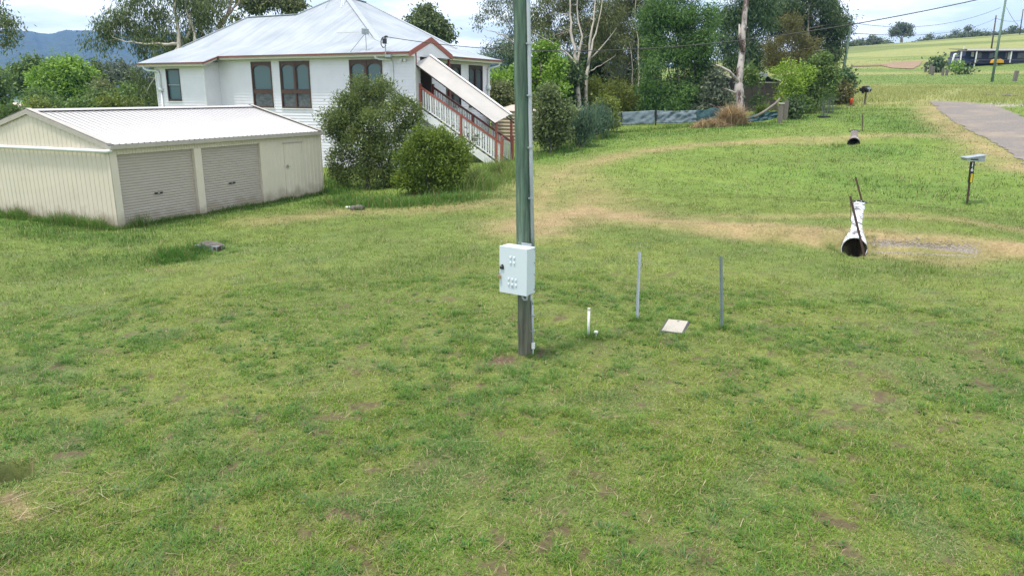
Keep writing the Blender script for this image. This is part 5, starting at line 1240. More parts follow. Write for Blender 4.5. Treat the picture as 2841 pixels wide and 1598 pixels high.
def tree(name, label, cat, base, t, clumps, leaf, bark, tr=.15, L=None, W=None, droop=.3, outward=.6, dens=1.0, trunks=None, group=None, tw=9, depth=1.0, limbs=True, dz=None, jit=.6, cback=0.0, nsub=9):
    """clumps: picture (x, y, rx, ry) at depth t, spread in depth; trunks: list of picture polylines"""
    tcount[0] += 1; r2 = np.random.default_rng(100+tcount[0]); s = mpp(t)
    bp = P(base[0], base[1], t); z0 = gz(bp[0], bp[1]) if dz is None else dz
    o = thing(name, label, cat, (bp[0], bp[1], z0), 0, group); org = np.array([bp[0], bp[1], z0])
    cl = []; area = 0
    xs = [c[0] for c in clumps]; span = (max(xs)-min(xs)+60)*s
    for c in clumps:
        off = abs(r2.normal(0, 1))*min(span*.16, 2.2)*jit*depth*.9+cback
        tt_ = t+off; p = P(c[0], c[1], tt_)-org; k = tt_/t
        cl.append((p, np.array([c[2]*s*k, (c[2]+c[3])*.5*s*depth, c[3]*s*k]), c[2]*c[3])); area += c[2]*c[3]
    L = L or t*.0042; W = W or L*.46; L *= 1.12; W *= 1.25
    V, C = leafset(cl, area*1.5*dens, L, W, droop, outward, tw, r2, nsub)
    crown = bigmesh('crown', V, 4, leaf, C, parent=o)
    mb = MB(); tips = []
    if trunks:
        for pl in trunks:
            r0 = pl[0]; pts = [P(x, y, t)-org for x, y in pl[1:]]
            pts[0] = np.array([pts[0][0], pts[0][1], min(pts[0][2], 0)-.2]) if abs(pl[2]-base[1] if False else pl[1][1]-base[1]) < 8 else pts[0]
            q = []; rad = []
            for i, (a, b) in enumerate(zip(pts[:-1], pts[1:])):
                bend_ = r2.normal(0, .045, 3)
                for u in np.linspace(0, 1, 5)[:-1 if i < len(pts)-2 else 5]:
                    q.append(a+(b-a)*u+r2.normal(0, r0*.10+.02, 3)+bend_*math.sin(u*math.pi)*np.linalg.norm(b-a)); rad.append(max(.010, r0*(1-.86*(i+u)/(len(pts)-1))))
            mb.tube(q, rad, 9); tips.append((q, rad))
    else:
        top = max(cl, key=lambda c: c[0][2])[0]; q = limb_pts((0, 0, -.3), (top[0]*.7, top[1]*.7, top[2]*.85), r2, .05, 8); rad = [tr*(1-.78*i/8) for i in range(9)]
        mb.tube(q, rad, 10); tips.append((q, rad))
    if limbs:
        allq = [(p, r_) for q, rad in tips for p, r_ in zip(q, rad)]
        for c, rd, _ in cl:
            dist = [np.linalg.norm(np.array(p)-c)+ (0 if p[2] < c[2]+.2 else 3) for p, r_ in allq]; k = int(np.argmin(dist)); p, r_ = allq[k]
            rr2 = min(r_*.6, .02+.02*np.linalg.norm(np.array(p)-c)); q = limb_pts(p, c, r2, .16, 5); mb.tube(q, [rr2*(1-.75*i/5) for i in range(6)], 6)
            for _ in range(4):
                e = c+r2.normal(0, .55, 3)*rd; mb.tube(limb_pts(q[3], e, r2, .15, 3), [rr2*.4, rr2*.3, rr2*.22, rr2*.12], 5)
    if mb.v: mb.build('trunk', bark, o, True)
    return o
LF = dict(
    gum=leafmat('gum_leaves', (0.05, 0.078, 0.026), (0.19, 0.245, 0.08)), gumgrey=leafmat('grey_gum_leaves', (0.062, 0.082, 0.053), (0.235, 0.282, 0.179)),
    olive=leafmat('olive_leaves', (0.058, 0.078, 0.026), (0.225, 0.25, 0.09)), bright=leafmat('bright_leaves', (0.073, 0.153, 0.017), (0.311, 0.490, 0.066)),
    bamboo=leafmat('bamboo_leaves', (0.04, 0.09, 0.022), (0.16, 0.29, 0.065)), yellowbam=leafmat('yellow_bamboo_leaves', (0.085, 0.115, 0.018), (0.25, 0.29, 0.05)),
    dark=leafmat('dark_leaves', (0.028, 0.056, 0.022), (0.115, 0.18, 0.06)), weep=leafmat('weeping_leaves', (0.03, 0.068, 0.028), (0.135, 0.225, 0.08)),
    gold=leafmat('golden_conifer', (0.072, 0.078, 0.024), (0.22, 0.205, 0.07)), shrub=leafmat('olive_shrub', (0.06, 0.09, 0.03), (0.24, 0.3, 0.12)),
    blue=leafmat('blue_green_shrub', (0.04, 0.075, 0.045), (0.16, 0.25, 0.15)), yellow=leafmat('yellow_shrub', (0.09, 0.125, 0.02), (0.27, 0.32, 0.06)),
    bushA=leafmat('tall_bush_leaves', (0.05, 0.086, 0.022), (0.245, 0.305, 0.09)), bushB=leafmat('low_bush_leaves', (0.048, 0.095, 0.014), (0.245, 0.325, 0.045)),
    fern=leafmat('feathery_leaves', (0.109, 0.190, 0.017), (0.377, 0.546, 0.056)), mid=leafmat('mid_leaves', (0.055, 0.105, 0.026), (0.2, 0.29, 0.07)), far=leafmat('far_leaves', (0.062, 0.084, 0.044), (0.208, 0.246, 0.113)))
# near bushes by the house
_, tb1 = G(930, 478)
tree('bush', 'tall olive-green bush in front of the house wall', 'bush', (930, 478), tb1, [(910, 236, 38, 34), (965, 244, 36, 36), (870, 262, 34, 22), (882, 285, 60, 48), (950, 300, 70, 52), (1025, 275, 44, 32), (862, 340, 42, 46), (905, 385, 60, 56), (965, 375, 62, 56), (1030, 335, 42, 38), (848, 400, 22, 32), (1000, 420, 44, 38), (868, 440, 38, 30), (930, 445, 55, 28), (985, 452, 35, 22), (905, 205, 16, 14), (958, 212, 18, 16), (835, 300, 22, 20)], LF['bushA'], M['barkdark'], .09, L=.105, W=.034, droop=-.15, outward=.8, dens=.95, tw=11, nsub=16)
_, tb2 = G(1085, 490)
tree('bush', 'rounded yellow-green bush right of the tall bush', 'bush', (1085, 490), tb2, [(1085, 372, 62, 44), (1045, 410, 46, 48), (1128, 395, 46, 50), (1085, 440, 74, 42), (1142, 440, 34, 36), (1022, 462, 30, 26), (1060, 345, 26, 22), (1110, 350, 30, 22), (1160, 400, 16, 40)], LF['bushB'], M['barkdark'], .07, L=.10, W=.042, droop=-.1, outward=.9, dens=1.1, tw=11, nsub=14)
# behind the house and shed, left
tree('eucalyptus', 'big pale-limbed gum with hanging leaves behind the left end of the house', 'gum tree', (420, 300), 54, [(300, 70, 55, 40), (258, 108, 40, 34), (262, 70, 28, 26), (350, 40, 50, 45), (345, 105, 48, 40), (405, 55, 42, 45), (470, 45, 46, 60), (510, 80, 38, 40), (445, 120, 36, 30), (395, 165, 26, 36), (365, 200, 26, 38), (385, 240, 30, 26), (545, 25, 34, 34), (480, 130, 34, 26), (430, -30, 110, 45), (330, -10, 50, 35), (420, 200, 24, 26), (300, 40, 34, 22), (400, 120, 30, 26), (520, 30, 30, 36)], LF['gum'], M['bark'], L=.26, W=.055, droop=1.2, outward=.1, dens=.46, tw=10,
     trunks=[(.26, (425, 300), (452, 150), (446, 60), (438, -60)), (.20, (520, 300), (502, 150), (484, 70), (470, -30)), (.13, (448, 110), (400, 110), (330, 105), (285, 95)), (.12, (470, 100), (478, 50), (492, 20)), (.08, (446, 120), (400, 180), (370, 235)), (.07, (450, 130), (420, 160), (440, 200))])
tree('eucalyptus', 'pinkish forked gum leaning right just above the house roof', 'gum tree', (538, 300), 56, [(540, -20, 40, 30), (590, -40, 50, 30), (500, 10, 24, 30), (505, 60, 22, 26)], LF['gum'], M['barkpink'], L=.26, W=.055, droop=1.2, outward=.1, dens=.45, trunks=[(.34, (538, 300), (546, 100), (556, 60), (578, 28), (590, -30)), (.12, (560, 55), (600, 8), (606, -4)), (.20, (520, 120), (505, 80), (494, 30), (480, -40)), (.05, (552, 70), (575, 68), (590, 74))], limbs=False)
tree('gum_tree', 'overhanging gum branches at the upper left edge of the view', 'gum tree', (-60, 330), 40, [(8, 58, 30, 26), (28, 92, 24, 18), (-30, 30, 50, 45), (-70, 120, 30, 50), (30, 60, 18, 20), (12, 110, 30, 12)], LF['gum'], M['barkgrey'], .2, L=.2, W=.05, droop=.8, outward=.2, dens=.36)
tree('gum_tree', 'dark green tree half cut by the left edge behind the shed', 'tree', (-5, 300), 60, [(0, 190, 16, 16), (-8, 230, 24, 36), (2, 265, 20, 20)], LF['mid'], M['barkdark'], .12)
tree('slender_tree', 'slender thin-trunked tree left of the bright dome tree', 'tree', (78, 290), 84, [(62, 188, 34, 24), (80, 165, 26, 18), (45, 212, 24, 18), (92, 195, 22, 18), (60, 235, 20, 14)], LF['mid'], M['barkgrey'], .1, trunks=[(.12, (84, 290), (78, 240), (68, 190)), (.10, (95, 290), (88, 230), (84, 175)), (.08, (40, 290), (30, 250), (42, 210))], dens=1.1)
tree('dome_tree', 'large bright green dome-crowned tree beyond the shed roof', 'tree', (165, 300), 74, [(152, 172, 50, 22), (122, 208, 38, 36), (165, 200, 52, 34), (205, 215, 36, 40), (140, 250, 56, 32), (192, 255, 44, 28), (120, 262, 40, 24), (178, 178, 34, 22), (215, 245, 26, 26)], LF['bright'], M['barkdark'], .22, dens=1.3, tw=12)
tree('dark_tree', 'dark crowned tree right of the bright dome tree', 'tree', (245, 290), 96, [(242, 172, 20, 14), (234, 196, 26, 24), (255, 212, 24, 22), (240, 225, 30, 18)], LF['gum'], M['barkdark'], .14, dens=.85)
tree('round_gum', 'round grey-green gum on a thin black trunk beyond the ridge of the shed', 'tree', (326, 290), 96, [(312, 176, 28, 16), (295, 195, 26, 16), (332, 196, 26, 16), (316, 204, 20, 10)], LF['gumgrey'], M['barkdark'], .1, trunks=[(.16, (326, 290), (322, 230), (314, 190))], dens=.85)
for i, (x, y, rx, ry, t, lf, lab) in enumerate([(262, 232, 32, 24, 72, 'olive', 'olive bush beyond the middle of the shed roof'), (250, 255, 40, 22, 66, 'mid', 'low green bush behind the shed ridge under the olive bush'), (330, 240, 34, 26, 64, 'mid', 'feathery green bush behind the right part of the shed roof'), (382, 240, 26, 36, 60, 'mid', 'green bush between the shed roof and the house corner'), (165, 272, 48, 18, 62, 'mid', 'low leafy bush below the dome tree'), (105, 250, 28, 26, 70, 'mid', 'small green tree in front of the slender tree'), (28, 290, 44, 24, 42, 'mid', 'leafy hedge shrub beyond the left end of the shed'), (92, 268, 20, 12, 50, 'yellow', 'small yellow-green shrub at the shed roof peak'), (300, 262, 46, 14, 58, 'yellow', 'pale yellowish bush along the shed ridge'), (220, 270, 40, 14, 58, 'mid', 'low dark-centred shrub along the shed ridge'), (470, 118, 34, 16, 58, 'olive', 'light olive treetop just above the left roof slope')]):
    tree('garden_shrub', lab, 'shrub', (x, y+ry), t, [(x, y, rx, ry), (x-rx*.4, y+ry*.3, rx*.6, ry*.7), (x+rx*.4, y+ry*.25, rx*.6, ry*.7)], LF[lf], M['barkdark'], .06, dens=.85)
tree('leafy_tree', 'light green treetop showing above the house roof ridge', 'tree', (690, 80), 72, [(640, 8, 40, 16), (700, 0, 62, 26), (742, 14, 26, 16), (612, 6, 18, 14), (690, -25, 80, 24), (596, 48, 14, 8)], LF['olive'], M['barkgrey'], .2, dens=1.1, droop=.8)
tree('leafy_tree', 'round dense treetop right of the house roof peak', 'tree', (1080, 140), 72, [(1060, 45, 28, 20), (1086, 60, 38, 26), (1112, 80, 20, 16), (1075, 28, 18, 14), (1050, 75, 34, 24), (1095, 95, 34, 24)], LF['gum'], M['barkgrey'], .2, dens=1.4, droop=.7)
# behind the pole
tree('eucalyptus', 'sparse grey-leaved gum branch reaching left of the green pole', 'gum tree', (1315, 330), 62, [(1232, 22, 24, 16), (1262, 42, 28, 20), (1212, 48, 18, 14), (1275, 88, 20, 18), (1298, 20, 36, 34), (1242, 2, 34, 12), (1320, 70, 30, 40), (1205, 66, 10, 8), (1285, 120, 18, 14), (1320, -20, 60, 26)], LF['gumgrey'], M['bark'], L=.24, W=.06, droop=.9, outward=.2, dens=.5, trunks=[(.20, (1315, 330), (1312, 180), (1305, 80), (1300, -30)), (.08, (1310, 120), (1280, 98), (1245, 82), (1215, 72)), (.06, (1306, 70), (1270, 52), (1240, 40))])
tree('casuarina', 'dark feathery tree left of the pole beyond the house', 'tree', (1270, 230), 86, [(1240, 122, 18, 16), (1268, 132, 28, 28), (1300, 142, 38, 30), (1230, 148, 18, 14), (1275, 165, 44, 18), (1215, 160, 14, 10)], LF['dark'], M['barkdark'], .15, dens=1.3, W=.06)
tree('leafy_tree', 'vivid green large-leaved tree directly behind the pole', 'tree', (1330, 380), 50, [(1262, 205, 28, 34), (1300, 235, 38, 50), (1345, 185, 42, 36), (1392, 172, 24, 34), (1372, 130, 22, 22), (1250, 262, 24, 24), (1330, 270, 46, 40), (1395, 215, 26, 26), (1290, 300, 30, 30)], LF['bright'], M['barkdark'], .12, dens=1.3, L=.2, W=.12)
tree('dark_tree', 'dark green shrubby tree right of the pole under the pale gum', 'tree', (1415, 330), 54, [(1402, 222, 44, 42), (1434, 262, 36, 36), (1440, 205, 26, 30), (1400, 275, 40, 30), (1430, 180, 30, 24)], LF['dark'], M['barkdark'], .12, dens=1.4)
tree('eucalyptus', 'pale multi-trunked gum right of the pole with bare white limbs', 'gum tree', (1462, 320), 54, [(1375, 35, 46, 46), (1440, 20, 48, 40), (1418, 88, 40, 36), (1502, 60, 48, 48), (1540, 115, 42, 40), (1362, 95, 34, 34), (1480, 125, 34, 26), (1450, -40, 120, 45), (1395, 130, 34, 26), (1455, 70, 40, 34), (1520, 20, 44, 40), (1345, 60, 22, 40)], LF['olive'], M['bark'], L=.22, W=.05, droop=.9, outward=.2, dens=.7, cback=2.2,
     trunks=[(.20, (1458, 330), (1452, 190), (1444, 120), (1436, 40), (1428, -50)), (.15, (1468, 330), (1476, 190), (1484, 110), (1496, 40), (1500, -50)), (.10, (1478, 165), (1498, 85), (1520, -20)), (.09, (1452, 170), (1420, 130), (1385, 105), (1340, 82)), (.06, (1480, 150), (1520, 110), (1552, 70)), (.05, (1450, 195), (1425, 198), (1405, 192)), (.045, (1478, 185), (1510, 165), (1550, 140)), (.12, (1452, 160), (1464, 90), (1458, -30))])
tree('eucalyptus', 'dark olive gum with thin pale trunks left of the bamboo', 'gum tree', (1598, 320), 61, [(1560, 38, 46, 50), (1602, 28, 46, 50), (1622, 90, 32, 44), (1572, 135, 46, 34), (1608, 150, 36, 34), (1592, -40, 70, 40), (1630, 15, 30, 40), (1550, 170, 30, 22), (1585, 90, 44, 40), (1615, 195, 26, 26)], LF['olive'], M['bark'], L=.22, W=.05, droop=.8, outward=.2, dens=1.15, cback=1.5, trunks=[(.10, (1598, 320), (1608, 190), (1606, 100), (1600, 0)), (.09, (1628, 325), (1642, 200), (1650, 110)), (.07, (1592, 320), (1590, 200), (1580, 100))])
tree('dark_tree', 'dark background tree between the two pale gums', 'tree', (1530, 300), 66, [(1500, 150, 50, 50), (1560, 200, 50, 44), (1460, 180, 40, 40), (1600, 230, 40, 40), (1530, 90, 50, 50), (1520, 240, 60, 36)], LF['dark'], M['barkdark'], .16, dens=1.2)
tree('bare_shrub', 'grey bare-twigged shrub between the pale gum and the bamboo', 'shrub', (1560, 262), 58, [(1548, 165, 18, 12), (1575, 180, 16, 12)], LF['gumgrey'], M['barkgrey'], dens=.3, trunks=[(.05, (1555+dx*.3, 262), (1552+dx, 215), (1550+dx*1.9, 160)) for dx in (-14, -9, -4, 2, 7, 12, 17)], limbs=False)
tree('bamboo_clump', 'yellow-green bamboo clump under the pale gum', 'bamboo', (1530, 325), 55, [(1500, 228, 46, 36), (1560, 238, 42, 34), (1598, 250, 28, 28), (1480, 272, 30, 28), (1540, 275, 50, 28), (1590, 285, 30, 20)], LF['yellowbam'], M['barkdark'], .05, L=.2, W=.04, droop=.6, dens=1.25)
tree('bamboo_clump', 'tall dense green bamboo thicket behind the cloth fence', 'bamboo', (1700, 330), 53.5, [(1662, 55, 42, 52), (1640, 150, 34, 46), (1702, 40, 40, 46), (1692, 130, 48, 52), (1742, 80, 26, 50), (1776, 60, 18, 52), (1744, 152, 34, 44), (1672, 222, 48, 44), (1722, 222, 46, 44), (1768, 165, 20, 38), (1632, 235, 24, 34), (1690, 272, 56, 26), (1756, 245, 24, 34), (1680, -30, 60, 40), (1740, 25, 16, 30), (1765, 110, 24, 36), (1640, 60, 22, 60), (1625, 290, 24, 18)], LF['bamboo'], M['barkdark'], .06, L=.26, W=.05, droop=.55, dens=1.35, tw=12, trunks=[(.06, (1690+dx, 330), (1690+dx*1.4, 180), (1690+dx*1.9, 40)) for dx in (-34, -20, -5, 10, 24, 40)], limbs=False)
tree('weeping_tree', 'dark drooping feathery tree behind the dead trunk', 'tree', (1880, 290), 64, [(1845, 40, 36, 34), (1838, 98, 32, 26), (1890, 55, 46, 44), (1902, 130, 36, 36), (1852, 148, 30, 24), (1808, 95, 16, 9), (1880, -15, 66, 34), (1920, 10, 44, 36), (1882, 180, 34, 26), (1825, 60, 22, 20), (1870, 215, 30, 24), (1815, 130, 20, 14)], LF['weep'], M['barkgrey'], .2, L=.34, W=.06, droop=1.0, outward=.5, dens=1.25, tw=12)
tree('weeping_tree', 'large dark tree overhanging the far verge, right of the golden conifer', 'tree', (2030, 260), 70, [(1978, 38, 54, 44), (2040, 28, 54, 44), (2090, 48, 34, 44), (2112, 92, 18, 38), (2062, 112, 36, 34), (2122, 60, 14, 30), (2080, 142, 30, 26), (2030, -25, 100, 34), (2100, 20, 30, 34), (2020, 80, 50, 40), (2105, 125, 14, 24), (2050, 165, 36, 26), (1950, 60, 40, 44)], LF['dark'], M['barkgrey'], .25, L=.30, W=.06, droop=1.0, outward=.5, dens=1.3, tw=12)
tree('golden_conifer', 'golden-olive conifer in front of the dark trees', 'conifer', (1985, 280), 57, [(1990, 60, 20, 22), (1992, 92, 34, 28), (1962, 120, 34, 28), (2022, 125, 32, 28), (1985, 155, 56, 28), (2038, 140, 18, 14), (1945, 165, 28, 24)], LF['gold'], M['barkdark'], .12, L=.2, W=.045, droop=-.3, outward=.9, dens=1.35, tw=12)
tree('round_tree', 'dense green tree at the right end of the garden', 'tree', (2055, 275), 55, [(2062, 162, 32, 24), (2082, 192, 22, 30), (2042, 200, 28, 26), (2052, 238, 30, 24), (2078, 225, 18, 24), (2030, 235, 26, 26)], LF['mid'], M['barkdark'], .12, dens=1.4, L=.2, W=.08)
tree('feathery_tree', 'light green feathery tree beside the brown shed', 'tree', (1985, 300), 53, [(1992, 168, 28, 12), (1962, 190, 24, 14), (2010, 192, 30, 14), (2036, 178, 16, 7), (1985, 222, 26, 22), (1975, 245, 20, 20), (2005, 215, 18, 18)], LF['fern'], M['barkdark'], L=.17, W=.06, dens=1.0, droop=.2, outward=.9, trunks=[(.05, (1985, 300), (1982, 250), (1992, 190)), (.05, (1978, 300), (1968, 250), (1960, 200)), (.04, (1992, 300), (2000, 250), (2015, 200))])
tree('garden_shrub', 'grey-green shrub left of the dead trunk', 'shrub', (1800, 300), 53, [(1800, 205, 26, 26), (1792, 250, 34, 26), (1828, 262, 24, 24), (1768, 280, 34, 14), (1812, 285, 30, 14)], LF['gumgrey'], M['barkgrey'], .07, dens=1.1)
tree('garden_shrub', 'dark shrub right of the grey gate posts', 'shrub', (1995, 302), 50, [(1992, 282, 20, 18), (1998, 262, 14, 12)], LF['dark'], M['barkdark'], .05, dens=1.6)
tree('garden_shrub', 'green shrub at the corner of the garden beside the verge', 'shrub', (2022, 285), 53, [(2022, 268, 20, 16), (2010, 255, 12, 10)], LF['mid'], M['barkdark'], .05, dens=1.5)
tree('garden_shrub', 'small yellow-green shrub half hiding the brown shed', 'shrub', (1905, 262), 53, [(1895, 200, 14, 10), (1905, 255, 18, 10), (1880, 190, 20, 26)], LF['mid'], M['barkdark'], .04, dens=.8)
tree('verge_shrub', 'grey-green bush hiding the foot of the far pole', 'shrub', (2115, 248), 62, [(2120, 195, 20, 20), (2128, 215, 16, 18), (2108, 210, 14, 16)], LF['weep'], M['barkdark'], .06, dens=1.4)
tree('verge_shrub', 'olive-gold low bush in front of the grey-green bush', 'shrub', (2118, 255), 59, [(2122, 232, 18, 14), (2110, 240, 12, 12)], LF['gold'], M['barkdark'], .05, dens=1.6)
tree('verge_shrub', 'dark narrow bush at the left of the verge bushes', 'shrub', (2096, 255), 60, [(2098, 225, 12, 22), (2092, 240, 12, 14)], LF['dark'], M['barkdark'], .05, dens=1.5)
# shrubs at the near garden edge
_, t1 = G(1385, 387)
tree('garden_shrub', 'tall olive shrub just right of the pole at the garden edge', 'shrub', (1385, 387), t1, [(1382, 240, 25, 23), (1398, 270, 28, 26), (1368, 300, 30, 32), (1400, 330, 27, 30), (1414, 290, 18, 20), (1356, 330, 18, 28), (1384, 350, 27, 18), (1432, 282, 14, 9)], LF['shrub'], M['barkdark'], .07, dens=1.15, droop=-.2, outward=.8)
_, t2 = G(1458, 372)
tree('cone_shrub', 'blue-green upright shrub with bare stems at the garden edge', 'shrub', (1458, 372), t2, [(1462, 305, 28, 24), (1478, 318, 20, 28), (1445, 318, 20, 24), (1466, 340, 24, 18)], LF['blue'], M['barkdark'], L=.20, W=.035, droop=-1.2, outward=.5, dens=1.5, trunks=[(.05, (1455, 372), (1448, 345), (1440, 320)), (.05, (1458, 372), (1462, 345), (1466, 310)), (.05, (1462, 372), (1474, 350), (1484, 325))])
_, t3 = G(1500, 352)
tree('cone_shrub', 'smaller rounded blue-green shrub behind the bare-stemmed one', 'shrub', (1500, 352), t3, [(1507, 292, 24, 20), (1498, 312, 24, 20), (1516, 312, 20, 20), (1503, 330, 16, 14)], LF['blue'], M['barkdark'], .05, L=.2, W=.035, droop=-1.2, outward=.5, dens=1.5)
tree('garden_shrub', 'yellow-green shrub at the left end of the shade cloth', 'shrub', (1536, 325), t3+3, [(1532, 275, 20, 24), (1545, 295, 16, 22), (1520, 268, 18, 18), (1538, 312, 16, 12)], LF['yellow'], M['barkdark'], .05, dens=1.3, L=.16, W=.07)
tree('garden_shrub', 'dark hedge behind the water tank beyond the stairs', 'shrub', (1262, 270), 48, [(1250, 235, 22, 26), (1275, 245, 26, 24), (1300, 250, 30, 22)], LF['olive'], M['barkdark'], .06, dens=1.2)
tree('sapling', 'thin bare sapling in front of the stair balustrade', 'sapling', (1180, 420), tb2+3, [(1188, 345, 7, 14), (1165, 365, 8, 20)], LF['gumgrey'], M['barkgrey'], dens=.5, trunks=[(.012, (1180, 425), (1186, 380), (1192, 330)), (.008, (1184, 390), (1178, 350), (1172, 330)), (.008, (1186, 370), (1196, 345))], limbs=False)

# dead standing trunk
_, td = G(1850, 316); bp = P(1862, 312, td+.6); z0 = gz(bp[0], bp[1]); DT = thing('dead_trunk', 'tall pale peeling dead tree trunk standing behind the cloth fence', 'dead tree', (bp[0], bp[1], z0)); org = np.array([bp[0], bp[1], z0]); tq = td+.6; r2 = np.random.default_rng(77)
mb = MB(); pl = [(1864, 316), (1862, 250), (1858, 215), (1862, 180), (1868, 120), (1872, 60), (1878, 0), (1884, -70)]
pts = [P(x, y, tq)-org for x, y in pl]; pts[0][2] = -.3; q = []; rad = []
for i, (a, b) in enumerate(zip(pts[:-1], pts[1:])):
    for u in np.linspace(0, 1, 6)[:-1]: q.append(a+(b-a)*u+r2.normal(0, .018, 3)); rad.append((.27-.018*(i+u))*(1+r2.normal(0, .05))+(.06 if 1.2 < i+u < 2.2 else 0))
mb.tube(q, rad, 14); mb.build('trunk', M['deadtrunk'], DT, True)
mb = MB()
for pl, r0 in (([(1856, 205), (1835, 180), (1812, 168), (1795, 162)], .10), ([(1852, 235), (1835, 228), (1815, 222)], .07), ([(1852, 280), (1830, 273), (1800, 270), (1785, 262)], .05), ([(1868, 130), (1861, 95), (1860, 62)], .13)):
    pts = [P(x, y, tq-.2)-org for x, y in pl]; mb.tube(pts, [r0*(1-.6*i/(len(pts)-1)) for i in range(len(pts))], 8)
split(mb.build('broken_branch', M['deadtrunk'], DT, True))
o = MB(); pts = [P(x, y, tq-.8) for x, y in ((1898, 296), (1925, 280), (1950, 262), (1962, 248))]; c0 = pts[0]; o.tube([p-c0 for p in pts], [.09, .085, .08, .06], 8); o = o.build('fallen_branch', M['barkgrey'], None, True, loc=c0); tag(o, 'grey fallen branch propped above the collapsed cloth', 'branch')
# brown garden shed
tS = 57; bp = P(1908, 285, tS); BS = thing('garden_shed', 'low weathered brown corrugated shed under the garden trees', 'shed', (bp[0], bp[1], gz(bp[0], bp[1])), R(-8)); s = mpp(tS)
zb = lambda y: P(1908, y, tS)[2]-BS.location[2]
mb = MB(); w2 = 42*s; n = 26; z0, z1 = -.2, zb(208)
for i in range(n):
    za = z0+(z1-z0)*i/n; zc = z0+(z1-z0)*(i+1)/n; zm = (za+zc)/2
    mb.face([(-w2, 0, za), (w2, 0, za), (w2, .05, zm), (-w2, .05, zm)]); mb.face([(-w2, .05, zm), (w2, .05, zm), (w2, 0, zc), (-w2, 0, zc)])
mb.box(-w2, -w2+.02, .05, 3.2, z0, z1); mb.box(w2-.02, w2, .05, 3.2, z0, z1); mb.build('wall', M['brownshed'], BS)
mb = MB(); mb.box(-w2-.06, -w2+.06, -.06, .05, z0, z1+.05); mb.box(w2-.06, w2+.06, -.06, .05, z0, z1+.05); split(mb.build('corner_post', M['oldtimber'], BS))
zr = zb(188); mb = MB()
for sgn in (-1, 1):
    mb.face([(0, -.25, zr), (sgn*(w2+.35), -.25, z1-.02), (sgn*(w2+.35), 3.3, z1-.02), (0, 3.3, zr)])
rf = mb.build('roof', M['brownshed'], BS); sld = rf.modifiers.new('t', 'SOLIDIFY'); sld.thickness = .03
mb = MB(); mb.prism([(-w2, z1), (0, zr-.03), (w2, z1)], 1, .0, .02); mb.build('gable', M['blackin'], BS)
mb = MB(); mb.bar((-w2-.38, -.27, z1-.02), (0, -.27, zr+.02), .06, .10, (0, 1, 0)); mb.bar((w2+.38, -.27, z1-.02), (0, -.27, zr+.02), .06, .10, (0, 1, 0)); mb.box(-w2, w2, -.06, -.01, z1-.06, z1+.03); split(mb.build('barge_board', M['cream'], BS))
mb = MB(); mb.bar((-.35, -.3, zr-.14), (0.02, -.3, zr+.05), .3, .04, (0, 1, 0)); mb.bar((.35, -.3, zr-.14), (-.02, -.3, zr+.05), .3, .04, (0, 1, 0)); mb.build('apex_flashing', M['ridge'], BS)
# glimpse of a neighbour's roof through the trees
tN = 62; bp = P(1800, 200, tN); NB = thing('neighbour_house', 'partly hidden house with pale roof edge behind the garden trees', 'house', (bp[0], bp[1], gz(bp[0], bp[1])), R(-10)); s = mpp(tN)
zq = lambda y: P(1800, y, tN)[2]-NB.location[2]
mb = MB(); mb.box(-2.6, 1.6, .3, 4, -.2, zq(196)); mb.build('wall', M['blackin'], NB)
mb = MB(); a = ((1775-1800)*s, zq(165)); b = ((1838-1800)*s, zq(194)); mb.prism([a, b, (b[0], b[1]-.14), (a[0], a[1]-.14)], 1, -.3, 4.3); mb.build('roof', M['cream'], NB)

# ------------------------------------------------------------------ right side: verge furniture, poles, wires, blue house, far trees
b, t = G(2140, 268); OM = thing('marker_post', 'short orange marker post on a pale slab on the verge', 'marker', b, R(-10)); s = mpp(t)
mb = MB(); mb.tube([(0, 0, .03), (.02, 0, .5), (.03, 0, 18*s)], [.10, .10, .095], 10); mb.tube([(.03, 0, 18*s), (.03, 0, 18*s+.02)], [.095, .06], 10); mb.build('post', M['orange'], OM, True)
mb = MB(); mb.box(-.30, .25, -.2, .2, .02, .09); mb.build('foot', M['black'], OM)
mb = MB(); mb.box(-.42, .45, -.45, .3, -.05, .02); mb.build('slab', M['concrete'], OM)
b, t = G(2085, 269); o = MB(); o.bar((-38*.5*mpp(t), 0, .05), (38*.5*mpp(t), 0, .05), .08, .05); o = o.build('timber_length', M['whitepaint'], None, loc=b); tag(o, 'pale timber length lying in the grass left of the orange marker', 'timber')
b, t = G(2175, 264); ML = thing('mailbox', 'black milk-can letterbox lying on a timber post on the far verge', 'mailbox', b, R(8)); s = mpp(t); h0 = (264-238)*s
mb = MB(); mb.bar((0, 0, -.2), (0, 0, h0-.15), .11, .11); mb.build('post', M['oldtimber'], ML); mb = MB(); mb.tube([(0, 0, h0-.15), (0, 0, h0+.12)], .05, 10); mb.build('bracket', M['black'], ML)
mb = MB(); zc = h0+.12+7.5*s*.9; rc = 7*s
mb.tube([(0, -.35, zc), (0, -.30, zc), (0, .45, zc), (0, .6, zc), (0, .75, zc)], [rc*.96, rc, rc, rc*.7, rc*.65], 20); can_ = mb.build('can', M['black'], ML, True)
mb = MB(); mb.bar((0, -.37, zc-.22), (0, -.37, zc+.10), .06, .02, (0, 1, 0)); mb.box(-.16, .16, -.375, -.35, zc+.02, zc+.18); mb.build('front_plate', M['galv'], can_)
mb = MB(); mb.box(-rc*1.45, -rc*1.3, -.2, .1, zc-.3, zc+.25); mb.box(-rc*.4, rc*.4, -.2, .2, zc+rc*.95, zc+rc*1.15); split(mb.build('newspaper_holder', M['black'], ML))
